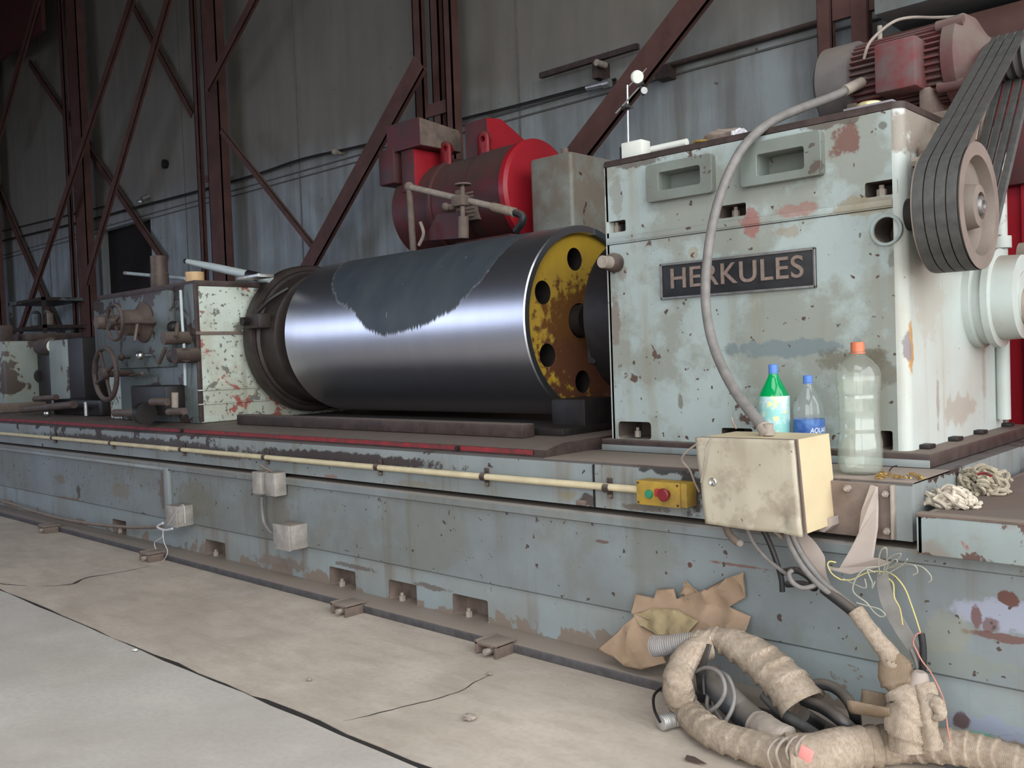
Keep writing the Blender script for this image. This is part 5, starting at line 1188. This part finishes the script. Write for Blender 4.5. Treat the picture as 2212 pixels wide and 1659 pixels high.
waste(P(2128, 1062, z=.583), .062, .07, .055, 230, 9, 'greyer cotton waste heap with a red shred, farther back in the tray', plain('grey_cotton', (.40, .34, .25), .95, 0, .4, 60, .3))
m = MB(); m.tube(Y3([(2112, 1024, 2.56), (2128, 1022, 2.56), (2142, 1028, 2.55)]), .004, 6); tag(m.build('red_thread', M['red']), 'short red shred on top of the cotton waste', 'thread')

# ================================================================== ON TOP OF THE HEADSTOCK
TOP = HZ1 + .0005
def stand():
    y0 = 2.68; A = P(1342, 330, y=y0); B = P(1386, 330, y=y0); zt = P(1362, 305, y=y0).z
    o = thing('dial_stand', 'silver dial indicator on its magnetic stand on the headstock corner', 'dial stand', ((A.x + B.x) / 2, y0, TOP))
    m = MB(); m.box(A.x, B.x, y0, y0 + .055, TOP, zt, .003); m.build('magnet_base', M['white'], o)
    m = MB(); m.box(A.x - .012, A.x, y0 + .005, y0 + .05, TOP, zt - .01, .003); m.build('switch_side', M['black'], o)
    m = MB(); m.tube([P(1357, 308, y=y0 + .02), P(1355, 184, y=y0 + .02)], .0045, 12, 1); m.build('post', M['steel'], o)
    m = MB(); m.tube([P(1330, 245, y=y0 + .0), P(1384, 185, y=y0 + .0)], .0032, 10, 1); m.build('arm', M['alu'], o)
    q = P(1352, 231, y=y0 + .01); m = MB(); m.lathe([(-.014, .011), (.014, .011)], q, (1, .3, 0), 14); m.tube([q, P(1365, 233, y=y0 - .02)], .006, 8, 1); m.build('clamp', M['black'], o)
    q = P(1383, 182, y=y0); m = MB(); m.lathe([(-.012, .009), (.012, .009)], q, (1, .3, .2), 14); m.tube([q, P(1390, 205, y=y0)], .005, 8, 1); m.build('upper_clamp', M['black'], o)
    q = P(1374, 165, y=y0 - .01); m = MB(); m.lathe([(0, .020), (.004, .022), (.016, .022), (.02, .019)], q, (.75, -.45, -.45), 24); m.build('dial', M['white'], o)
    m = MB(); m.tube([P(1358, 186, y=y0), P(1368, 176, y=y0)], .004, 8, 1); m.tube([P(1386, 160, y=y0), P(1397, 147, y=y0)], .003, 8, 1); m.build('plunger', M['steel'], o)
    q = P(1391, 196, y=y0); m = MB(); m.lathe([(-.004, .012), (.004, .012)], q, (.8, -.6, 0), 16); m.build('knob', M['greymetal'], o)
stand()
m = MB(); A = P(1408, 318, y=2.655); B = P(1484, 304, y=2.655); A.z = B.z = TOP + .013; m.tube([A, B], .0125, 14, 1); tag(m.build('steel_bar', M['white']), 'bright steel bar lying on the headstock top beside the dial stand', 'bar')
def lump(px0, px1, pyt, y0, lab, mat, seed, name='cloth_rag', cat='cloth', h=None):
    A, B = P(px0, pyt, y=y0), P(px1, pyt, y=y0); zt = P((px0 + px1) / 2, pyt, y=y0).z; cx = (A.x + B.x) / 2
    b_ = bmesh.new(); bmesh.ops.create_icosphere(b_, subdivisions=4, radius=1)
    for v in b_.verts:
        n1 = noise.noise(v.co * 1.8 + Vector((seed, 0, 0))); n2 = noise.noise(v.co * 5 + Vector((seed, 3, 0)))
        v.co = v.co * (1 + .35 * n1 + .16 * n2); v.co.x *= (B.x - A.x) / 2; v.co.y *= .035; v.co.z = max(0, v.co.z) * (zt - TOP)
        v.co += Vector((cx, y0 + .02, TOP))
    m = MB(); m.bm(b_); return tag(m.build(name, mat), lab, cat)
lump(1500, 1604, 281, 2.665, 'crumpled brown cloth on the headstock top behind the conduit', M['rustlight'], 3)
lump(1494, 1532, 300, 2.65, 'small yellow sponge piece on the headstock top', M['yellow'], 8, 'sponge', 'sponge')
lump(1576, 1606, 276, 2.66, 'scrap of crumpled white paper on the cloth', M['paper'], 5, 'paper_scrap', 'paper')
q = P(1884, 214, y=2.72); gp = MB(); A = P(1830, 238, y=2.66); B = P(1936, 212, y=2.66)
gp.box(A.x, B.x, 2.632, 2.78, TOP, TOP + .006, .001); tag(gp.build('slate_plate', plain('grey_flat_plate', (.26, .24, .26), .6, 0, .15)), 'thin grey plate on the headstock top under the brass cap', 'plate')
m = MB(); m.lathe([(0, .03), (.004, .036), (.016, .036), (.02, .03), (.02, .02)], (q.x, 2.70, TOP + .006), (0, 0, 1), 32); tag(m.build('brass_cap', plain('pale_brass', (.70, .58, .30), .35, .3, .15)), 'round pale brass cap on the thin grey plate', 'cap')

# ================================================================== CABLES BELOW THE ENCLOSURE
def cable(name, pts, r, mat, lab, cat='cable', seg=10, sub=8, **k):
    m = MB(); m.tube(Y3(pts), r, seg, sub, **k); return tag(m.build(name, M[mat]), lab, cat)
cs = thing('capped_pipe_stub', 'short brown pipe stub with a pale end under the enclosure', 'pipe stub', tuple(P(1570, 1130, y=2.22)))
m = MB(); m.tube(Y3([(1566, 1122, 2.22), (1572, 1148, 2.22), (1586, 1166, 2.21), (1599, 1174, 2.21)]), .0105, 12, 6); m.build('tube', M['rustlight'], cs)
q = P(1598, 1173, y=2.208); m = MB(); m.sphere(q, .0105); m.build('pale_end', M['dusty'], cs)
cable('grey_cable', [(1612, 1138, 2.22), (1628, 1172, 2.22), (1655, 1205, 2.22), (1688, 1232, 2.22), (1700, 1240, 2.22)], .0058, 'cable', 'grey cable leaving the left gland of the enclosure')
cable('black_cable', [(1642, 1132, 2.24), (1662, 1172, 2.24), (1678, 1215, 2.24), (1688, 1250, 2.24), (1690, 1278, 2.24)], .0075, 'black', 'black cable hanging under the middle of the enclosure')
cable('cable_stub', [(1650, 1130, 2.24), (1672, 1146, 2.23), (1690, 1162, 2.22)], .0055, 'dusty', 'short cut cable end under the enclosure')
cable('feed_cable', [(1698, 1148, 2.22), (1708, 1180, 2.21), (1732, 1222, 2.20), (1768, 1262, 2.19), (1812, 1296, 2.18), (1852, 1324, 2.17)], .0075, 'cable', 'outer grey cable curving from the round gland to the wrapped cable')
cable('feed_cable', [(1710, 1148, 2.22), (1722, 1180, 2.22), (1744, 1216, 2.21), (1776, 1254, 2.20), (1816, 1288, 2.19), (1856, 1318, 2.18)], .0075, 'cable', 'inner grey cable curving from the round gland to the wrapped cable')
cable('power_cable', [(1780, 1272, 2.20), (1806, 1292, 2.185), (1832, 1312, 2.175), (1856, 1332, 2.165)], .014, 'black', 'thick black cable entering the wrapped bundle')
cable('looped_cable', [(1712, 1232, 2.2), (1704, 1240, 2.19), (1712, 1258, 2.18), (1732, 1270, 2.18), (1756, 1266, 2.19), (1772, 1256, 2.2)], .0065, 'cable', 'pale cable loop at the tangle under the enclosure')
cable('black_loop', [(1690, 1236, 2.24), (1720, 1232, 2.22), (1748, 1248, 2.22), (1760, 1270, 2.22), (1735, 1262, 2.24), (1700, 1262, 2.25)], .009, 'black', 'black cable knot behind the pale cable loop')
m = MB(); m.ribbon(Y3([(1722, 1148, 2.24), (1742, 1170, 2.235), (1762, 1205, 2.225), (1768, 1232, 2.22), (1780, 1262, 2.22), (1815, 1300, 2.2), (1850, 1330, 2.19)]), [(.035, .005, .0), (.045, 0, .015), (.03, 0, .01), (.03, 0, .012)], .004)
tag(m.build('flat_strap', M['flap']), 'pale flat strap hanging beside the grey cables', 'strap')
m = MB(); m.ribbon(Y3([(1906, 1238, 2.24), (1910, 1270, 2.23), (1922, 1310, 2.22), (1944, 1352, 2.21), (1972, 1398, 2.20), (1992, 1440, 2.19)]), [(.026, 0, 0), (.034, 0, .008), (.032, 0, .014), (.02, 0, .01)], .005)
tag(m.build('rubber_strap', plain('dusty_grey_rubber', (.26, .24, .22), .7, 0, .2, 20, .1)), 'wide grey rubber strap curving down to the knotted bundle', 'strap')
cable('jacket_cable', [(1990, 1368, 2.18), (1994, 1400, 2.18), (1994, 1440, 2.18), (1990, 1475, 2.18)], .008, 'black', 'short black cable end rising from the knotted bundle')
cable('side_cable', [(1968, 1402, 2.19), (1980, 1430, 2.185), (1984, 1472, 2.18)], .0055, 'cable', 'thin grey cable beside the black cable end')
# thin coloured wires
def wires(name, lst, mat, lab, r=.0019):
    m = MB()
    for l in lst: m.tube(Y3(l), r, 6, 8)
    return tag(m.build(name, mat), lab, 'wires')
ymat = plain('yellow_wire', (.55, .46, .17), .5, 0, .15, 30, 0); gmat = plain('straw_green_wire', (.34, .33, .27), .5, 0, .2, 30, 0); pmat = plain('coral_wire', (.52, .22, .17), .5, 0, .2, 30, 0)
yw = thing('yellow_wires', 'yellow wires looping down from the sheet bracket to the black cable end', 'wires', tuple(P(1950, 1300, y=2.19)))
for l in ([(1806, 1215, 2.19), (1792, 1213, 2.18), (1788, 1222, 2.175), (1798, 1240, 2.18), (1816, 1252, 2.185)],
          [(1816, 1252, 2.185), (1840, 1252, 2.19), (1870, 1238, 2.2), (1895, 1234, 2.2), (1912, 1236, 2.2)],
          [(1914, 1234, 2.2), (1935, 1246, 2.19), (1955, 1272, 2.185), (1968, 1305, 2.18), (1980, 1340, 2.18), (1988, 1366, 2.18)],
          [(1920, 1250, 2.2), (1930, 1262, 2.195), (1932, 1290, 2.19), (1944, 1315, 2.19), (1950, 1350, 2.19)]):
    m = MB(); m.tube(Y3(l), .0017, 6, 8); m.build('strand', ymat, yw)
gw = thing('straw_wires', 'tangle of thin straw-coloured wires spraying from the strap top', 'wires', tuple(P(1912, 1240, y=2.19)))
for l in ([(1900, 1240, 2.2), (1898, 1210, 2.19), (1904, 1188, 2.18), (1914, 1184, 2.18), (1916, 1200, 2.19), (1914, 1212, 2.2)],
          [(1908, 1240, 2.2), (1914, 1214, 2.19), (1928, 1200, 2.18), (1946, 1196, 2.17), (1940, 1208, 2.18)],
          [(1912, 1238, 2.2), (1920, 1218, 2.19), (1934, 1208, 2.18), (1938, 1214, 2.18), (1926, 1226, 2.19)],
          [(1906, 1244, 2.2), (1930, 1232, 2.19), (1952, 1218, 2.18), (1960, 1208, 2.17)],
          [(1916, 1226, 2.2), (1950, 1218, 2.19), (1976, 1222, 2.18), (1982, 1236, 2.18), (1972, 1242, 2.18)],
          [(1916, 1228, 2.2), (1960, 1220, 2.19), (1990, 1224, 2.18), (2008, 1240, 2.18), (2012, 1252, 2.18), (2005, 1258, 2.18)],
          [(1900, 1224, 2.19), (1870, 1228, 2.18), (1850, 1248, 2.175), (1842, 1272, 2.17), (1850, 1286, 2.17), (1872, 1302, 2.17), (1888, 1322, 2.17), (1902, 1332, 2.17), (1912, 1328, 2.17), (1900, 1316, 2.17), (1880, 1310, 2.17), (1850, 1302, 2.17)],
          [(1890, 1236, 2.19), (1874, 1232, 2.18), (1884, 1258, 2.175), (1884, 1270, 2.17), (1890, 1256, 2.17)],
          [(1822, 1250, 2.19), (1846, 1262, 2.18), (1870, 1270, 2.175), (1868, 1250, 2.18)]):
    m = MB(); m.tube(Y3(l), .0017, 6, 8); m.build('strand', gmat, gw)
pw = thing('coral_wire', 'thin coral wire trailing from the black cable end to the floor hose', 'wire', tuple(P(2050, 1600, y=2.16)))
m = MB(); m.tube(Y3([(1990, 1366, 2.175), (1978, 1372, 2.17), (1973, 1388, 2.17), (1980, 1405, 2.17), (1992, 1428, 2.17), (2010, 1452, 2.16), (2030, 1490, 2.15), (2042, 1525, 2.15), (2046, 1565, 2.15), (2052, 1602, 2.15)]), .0017, 6, 8); m.build('strand', pmat, pw)

# ================================================================== WRAPPED HOSES ON THE FLOOR
def wrapf(pitch, amp, seed, lump_=.06):
    def f(s, a, t):
        ph = (s / pitch + a / (2 * math.pi) * (1 if seed % 2 else -1) + .55 * noise.noise(Vector((s * 11, seed, math.cos(a) * .5)))) % 1.0
        return 1 + amp * (.45 + .9 * noise.noise(Vector((s * 7, seed + 5, math.sin(a))))) * 1.5 * (ph ** 1.6 - .4) + lump_ * noise.noise(Vector((s * 14, math.cos(a) * 1.3 + seed, math.sin(a) * 1.3))) + .02 * noise.noise(Vector((s * 70, math.cos(a) * 4, math.sin(a) * 4)))
    return f
hz = .045
def F(l): return [P(a, c, y=v) if v > 1 else P(a, c, z=v) for a, c, v in l]
hA = thing('wrapped_hose', 'long burlap-wrapped hose curling on the floor and off to the right', 'hose', tuple(P(1640, 1620, z=0)))
m = MB(); m.tube(F([(1532, 1398, 2.15), (1497, 1408, 2.11), (1472, 1440, 2.07), (1464, 1480, 2.03), (1478, 1528, hz), (1524, 1574, hz), (1584, 1600, hz), (1660, 1622, hz), (1740, 1636, hz)]), [.034, .037, .040, .038, .037, .037, .040, .042], 26, 26, rfun=wrapf(.042, .16, 1)); m.build('wrapping', M['burlap'], hA, smooth=180)
m = MB(); m.tube(F([(1700, 1634, .047), (1770, 1632, .05), (1830, 1618, .052), (1880, 1612, .05), (1960, 1606, .047), (2040, 1610, 2.20), (2120, 1625, 2.205), (2212, 1650, 2.205), (2330, 1690, 2.205)]), [.050, .052, .046, .042, .040, .034, .028], 26, 26, rfun=wrapf(.036, .18, 4)); m.build('wrapping', M['burlap'], hA, smooth=180)
hB = thing('split_hose_sleeve', 'burlap-wrapped sleeve with a ragged open end leaning on the bed', 'hose', tuple(P(1740, 1540, y=2.15)))
m = MB(); m.tube(F([(1528, 1372, 2.17), (1568, 1385, 2.17), (1615, 1408, 2.165), (1665, 1445, 2.16), (1705, 1485, 2.15), (1732, 1525, 2.14)]), [.022, .038, .046, .052, .056, .062], 26, 22, caps=False, rfun=wrapf(.045, .2, 7)); ob = m.build('wrapping', M['burlap'], hB, smooth=180)
sf = ob.modifiers.new('cloth', 'SOLIDIFY'); sf.thickness = .004
hC = thing('corrugated_hose', 'grey corrugated hose end with an open mouth', 'hose', tuple(P(1460, 1410, y=2.12)))
m = MB(); m.tube(F([(1413, 1396, 2.12), (1440, 1394, 2.12), (1475, 1388, 2.13), (1505, 1384, 2.14)]), [.027, .025, .024, .023], 24, 70, caps=False, rfun=lambda s, a, t: 1 + .10 * math.sin(s * 1000)); ob = m.build('tube', plain('corrugated_grey', (.33, .31, .30), .55, 0, .2, 30, .1, dust=(DUST, .6)), hC, smooth=60); sf = ob.modifiers.new('w', 'SOLIDIFY'); sf.thickness = .003
m = MB(); m.tube(F([(1500, 1386, 2.14), (1520, 1384, 2.145), (1540, 1386, 2.15)]), [.028, .030, .026], 22, 16, rfun=wrapf(.02, .14, 9)); m.build('burlap_band', M['burlap'], hC, smooth=180)
m = MB()
m.tube(F([(1428, 1562, .022), (1442, 1558, .022), (1466, 1552, .024)]), .0185, 20, 24, rfun=lambda s, a, t: 1 + .10 * math.sin(s * 900)); tag(m.build('hose_ferrule', plain('ribbed_ferrule', (.5, .48, .46), .4, .5, .2, 30, .1)), 'short ribbed ferrule stub lying left of the hose curl', 'ferrule')
m = MB(); m.tube(F([(1426, 1560, .03), (1413, 1530, .05), (1414, 1500, .06), (1436, 1482, .05)]), .004, 8, 6); tag(m.build('black_wire', M['dark']), 'thin black wire arching to the ribbed ferrule', 'wire')
m = MB(); m.ribbon(F([(1530, 1392, 2.12), (1520, 1420, 2.10), (1512, 1455, 2.09), (1515, 1495, 2.08)]), [(.030, -.02, .01), (.036, -.02, .0), (.03, -.02, 0)], .006); tag(m.build('rubber_flap', M['black']), 'black rubber flap tucked under the split sleeve', 'rubber')
hE = thing('rubber_hose', 'dark blue-black rubber hose lying inside the curl', 'hose', tuple(P(1620, 1560, z=0)))
m = MB(); m.tube(F([(1535, 1462, 2.15), (1565, 1500, 2.10), (1605, 1540, .06), (1650, 1578, .055)]), .036, 24, 10); m.build('tube', plain('dark_rubber_hose', (.055, .06, .068), .5, 0, .3, 14, .1, dust=(DUST, .45)), hE)
m = MB(); m.tube(F([(1640, 1570, .06), (1668, 1590, .062), (1700, 1604, .06)]), .040, 20, 10, rfun=wrapf(.03, .08, 12)); m.build('dusty_cuff', M['dusty'], hE, smooth=180)
for k, (pts, r_, mt, lab) in enumerate((
    ([(1738, 1486, 2.17), (1775, 1478, 2.17), (1812, 1492, 2.16), (1842, 1530, 2.12), (1850, 1575, .05), (1842, 1600, .05)], .014, 'black', 'black cable arching highest out of the open sleeve'),
    ([(1736, 1512, 2.16), (1780, 1530, 2.14), (1822, 1560, 2.10), (1856, 1592, .05)], .016, 'black', 'black cable running straight out of the open sleeve'),
    ([(1736, 1545, 2.12), (1780, 1572, .04), (1822, 1594, .04), (1850, 1606, .04)], .018, 'black', 'lowest black cable coming out of the open sleeve'),
    ([(1650, 1500, 2.14), (1690, 1540, 2.12), (1740, 1572, .06), (1780, 1600, .055)], .014, 'belt', 'flat-looking dusty black hose crossing the middle of the pile'),
    ([(1502, 1452, 2.1), (1528, 1442, 2.08), (1556, 1456, 2.06), (1566, 1492, 2.04), (1548, 1526, 2.03), (1512, 1546, .05)], .0055, 'cable', 'thin grey cable making the left ring in the pile'),
    ([(1545, 1448, 2.1), (1572, 1462, 2.08), (1586, 1500, 2.06), (1580, 1535, 2.04), (1562, 1566, .05)], .0055, 'cable', 'thin grey cable making the right ring in the pile'),
    ([(1530, 1500, 2.1), (1528, 1528, 2.08), (1545, 1560, .05), (1580, 1588, .04)], .0055, 'cable', 'thin grey cable behind the rings, outermost strand'),
    ([(1542, 1496, 2.11), (1542, 1526, 2.09), (1562, 1560, .05), (1598, 1588, .04)], .0055, 'cable', 'thin grey cable behind the rings, innermost strand'))):
    m = MB(); m.tube(F(pts), r_, 12, 10); tag(m.build(['black_cable', 'coil_cable'][r_ < .01], M[mt]), lab, 'cable')
hs2 = thing('half_shell', 'brown half-round shell of stiff cloth beside the knotted bundle', 'shell', tuple(P(1890, 1530, y=2.15)))
m = MB(); A = P(1846, 1500, y=2.12); B = P(1936, 1518, y=2.12); vs = []; fs = []; K = 14
for i in range(9):
    c_ = A.lerp(B, i / 8)
    for k in range(K + 1):
        a = R(180 + 180 * k / K); vs.append(c_ + Vector((0, .045 * math.cos(a), .045 * math.sin(a) * (1 - .2 * (i / 8)))))
for i in range(8):
    for k in range(K): a = i * (K + 1) + k; fs.append((a, a + 1, a + K + 2, a + K + 1))
m.add(vs, fs); ob = m.build('cloth', M['burlap2'], hs2, smooth=180); sf = ob.modifiers.new('t', 'SOLIDIFY'); sf.thickness = .005
# wrapped cable falling into the knot
kb = thing('wrapped_bundle', 'cable bundle wrapped in cloth, falling into a lumpy knot above the hose', 'cable bundle', tuple(P(1960, 1600, y=2.15)))
m = MB(); m.tube(Y3([(1848, 1318, 2.17), (1872, 1352, 2.165), (1900, 1388, 2.16), (1918, 1412, 2.16), (1930, 1440, 2.16)]), [.020, .019, .021, .026], 20, 18, rfun=wrapf(.05, .10, 21)); m.build('cloth_wrap', M['burlap'], kb, smooth=180)
m = MB(); m.tube(Y3([(1922, 1420, 2.165), (1935, 1448, 2.16), (1950, 1475, 2.155), (1965, 1500, 2.15)]), [.026, .038, .040, .030], 20, 16, rfun=wrapf(.06, .2, 23, .3)); m.build('brown_knot', M['burlap2'], kb, smooth=180)
m = MB(); m.tube(Y3([(1944, 1490, 2.14), (1958, 1520, 2.13), (1956, 1560, 2.11), (1962, 1622, 2.10)]), [.036, .044, .040, .042], 22, 18, rfun=wrapf(.05, .2, 27, .18)); m.build('cloth_wrap', M['burlap'], kb, smooth=180)
m = MB(); m.tube(Y3([(1996, 1478, 2.15), (2006, 1510, 2.14), (2004, 1550, 2.12), (2012, 1618, 2.11)]), [.024, .022, .020, .026], 18, 14, rfun=wrapf(.04, .2, 31, .3)); m.build('side_wrap', M['burlap'], kb, smooth=180)
m = MB(); m.tube(Y3([(2000, 1505, 2.13), (2025, 1520, 2.12), (2032, 1545, 2.11), (2015, 1552, 2.11)]), [.010, .016, .012, .006], 10, 10, rfun=wrapf(.02, .3, 33, .5)); m.build('loose_end', M['burlap'], kb, smooth=180)
q = P(1985, 1478, y=2.15); m = MB(); m.lathe([(0, .030), (.045, .018), (.05, .012)], q - Vector((0, 0, .02)), (0.05, 0, 1), 14); m.build('paper_cone', M['flap'], kb)
q = P(1742, 1630, z=.10); m = MB(); m.box(q.x - .016, q.x + .014, q.y - .004, q.y + .004, q.z - .014, q.z + .016, .002, rot=Matrix.Rotation(R(18), 3, 'Y')); tag(m.build('pink_tag', plain('pink_tag', (.80, .30, .27), .6, 0, .1)), 'small pink tag stuck on the wrapped hose', 'tag')
for k, (a, c) in enumerate(((1660, 1618), (1684, 1622), (1712, 1626))):
    pass
m = MB()
for (a0_, r_) in (((1672, 1598), .003), ((1690, 1596), .004), ((1712, 1592), .003), ((1733, 1590), .0035)):
    x_, y_ = a0_; m.tube(F([(x_ + 22, y_ - 4, .09), (x_, y_ + 4, .098), (x_ - 14, y_ + 30, .085), (x_ - 4, y_ + 62, .035)]), r_, 8, 8)
tag(m.build('twine_ties', M['dusty']), 'loops of twine tied round the front hose near the pink tag', 'twine')

# ================================================================== TORN CARDBOARD AGAINST THE BED
M['card'] = plain('brown_cardboard', (.34, .23, .155), .85, 0, .2, 9, .15, col2=(.27, .185, .115))
def sheet(poly, yfun, par, nm, mat, seed=0):
    pts = [P(a, c, y=2.25) for a, c in poly]; xz = [(p.x, p.z) for p in pts]
    xs = [p[0] for p in xz]; zs = [p[1] for p in xz]
    inner = []
    random.seed(seed)
    for k in range(420):
        p = (random.uniform(min(xs), max(xs)), random.uniform(min(zs), max(zs)))
        if inside(p, xz): inner.append(p)
    n = len(xz); vo, _, fo, *_r = delaunay_2d_cdt([Vector(p) for p in xz] + [Vector(p) for p in inner], [(i, (i + 1) % n) for i in range(n)], [], 0, 1e-7)
    fo = [f for f in fo if inside((sum(vo[i][0] for i in f) / 3, sum(vo[i][1] for i in f) / 3), xz)]
    m = MB(); m.add([(v[0], yfun(v[0], v[1]) + .014 * noise.noise(Vector((v[0] * 22, v[1] * 22, seed))) + (.003) * noise.noise(Vector((v[0] * 70, v[1] * 70, seed))), v[1]) for v in vo], [tuple(f) for f in fo])
    ob = m.build(nm, mat, par, smooth=26); s_ = ob.modifiers.new('thickness', 'SOLIDIFY'); s_.thickness = .004; return ob
cb = thing('torn_cardboard', 'torn brown cardboard crumpled against the foot of the bed', 'cardboard', tuple(P(1400, 1430, y=2.2)))
yf = lambda x, z: 2.235 + max(0, min(1, (z - .06) / .2)) * .075
sheet([(1350, 1290), (1390, 1300), (1396, 1282), (1432, 1281), (1438, 1303), (1500, 1282), (1545, 1258), (1582, 1246), (1588, 1300), (1553, 1320), (1598, 1342), (1594, 1376), (1560, 1388), (1500, 1384), (1440, 1382), (1400, 1360), (1352, 1328)], lambda x, z: yf(x, z) - .004, cb, 'upper_sheet', M['card'], 2)
sheet([(1300, 1398), (1322, 1380), (1345, 1352), (1368, 1330), (1402, 1345), (1425, 1385), (1446, 1428), (1400, 1440), (1362, 1432), (1338, 1414)], lambda x, z: yf(x, z) - .02, cb, 'lower_sheet', M['card'], 5)
sheet([(1444, 1292), (1455, 1262), (1470, 1282), (1486, 1288), (1476, 1302)], lambda x, z: yf(x, z) + .004, cb, 'small_flap', M['card'], 6)
m = MB(); sheet([(1362, 1330), (1400, 1318), (1450, 1322), (1500, 1345), (1480, 1372), (1420, 1372), (1380, 1352)], lambda x, z: yf(x, z) - .022, cb, 'dried_glue', plain('dried_yellow_glue', (.34, .26, .14), .6, 0, .3, 20, .3), 9)

# ---- crumbs and litter on the floor
for px, py, r_, lab in ((1015, 1552, .012, 'pale crumb heap on the tan slab in the middle foreground'), (1058, 1456, .006, 'little stone on the slab edge below the last bed pocket'), (292, 1405, .006, 'white crumb beside the floor joint at the left'), (668, 1468, .006, 'small pale crumb on the tan slab left of centre')):
    q = P(px, py, z=.006); b_ = bmesh.new(); bmesh.ops.create_icosphere(b_, subdivisions=3, radius=1)
    for v in b_.verts: v.co *= 1 + .5 * noise.noise(v.co * 2.5 + Vector((px, 0, 0))); v.co.x *= r_ * 1.6; v.co.y *= r_ * 1.3; v.co.z *= r_ * .6; v.co += q + Vector((0, 0, r_ * .4))
    m = MB(); m.bm(b_); tag(m.build('floor_crumb', M['white' if px < 400 else 'dusty']), lab, 'crumb', 'crumbs on the floor')
m = MB(); q = P(1500, 1641, z=.008); m.prism([(q.x - .03, q.y + .012), (q.x - .01, q.y + .016), (q.x + .035, q.y + .0), (q.x + .012, q.y - .008), (q.x - .02, q.y - .01)], 'z', .0062, .0075); tag(m.build('red_paint_flake', M['redbrown'], smooth=0), 'dark red flake on the floor at the bottom edge', 'flake')
# ------------------------------------------------------------------ clean up helper properties
for o in list(bpy.data.objects):
    if '_o' in o: del o['_o']
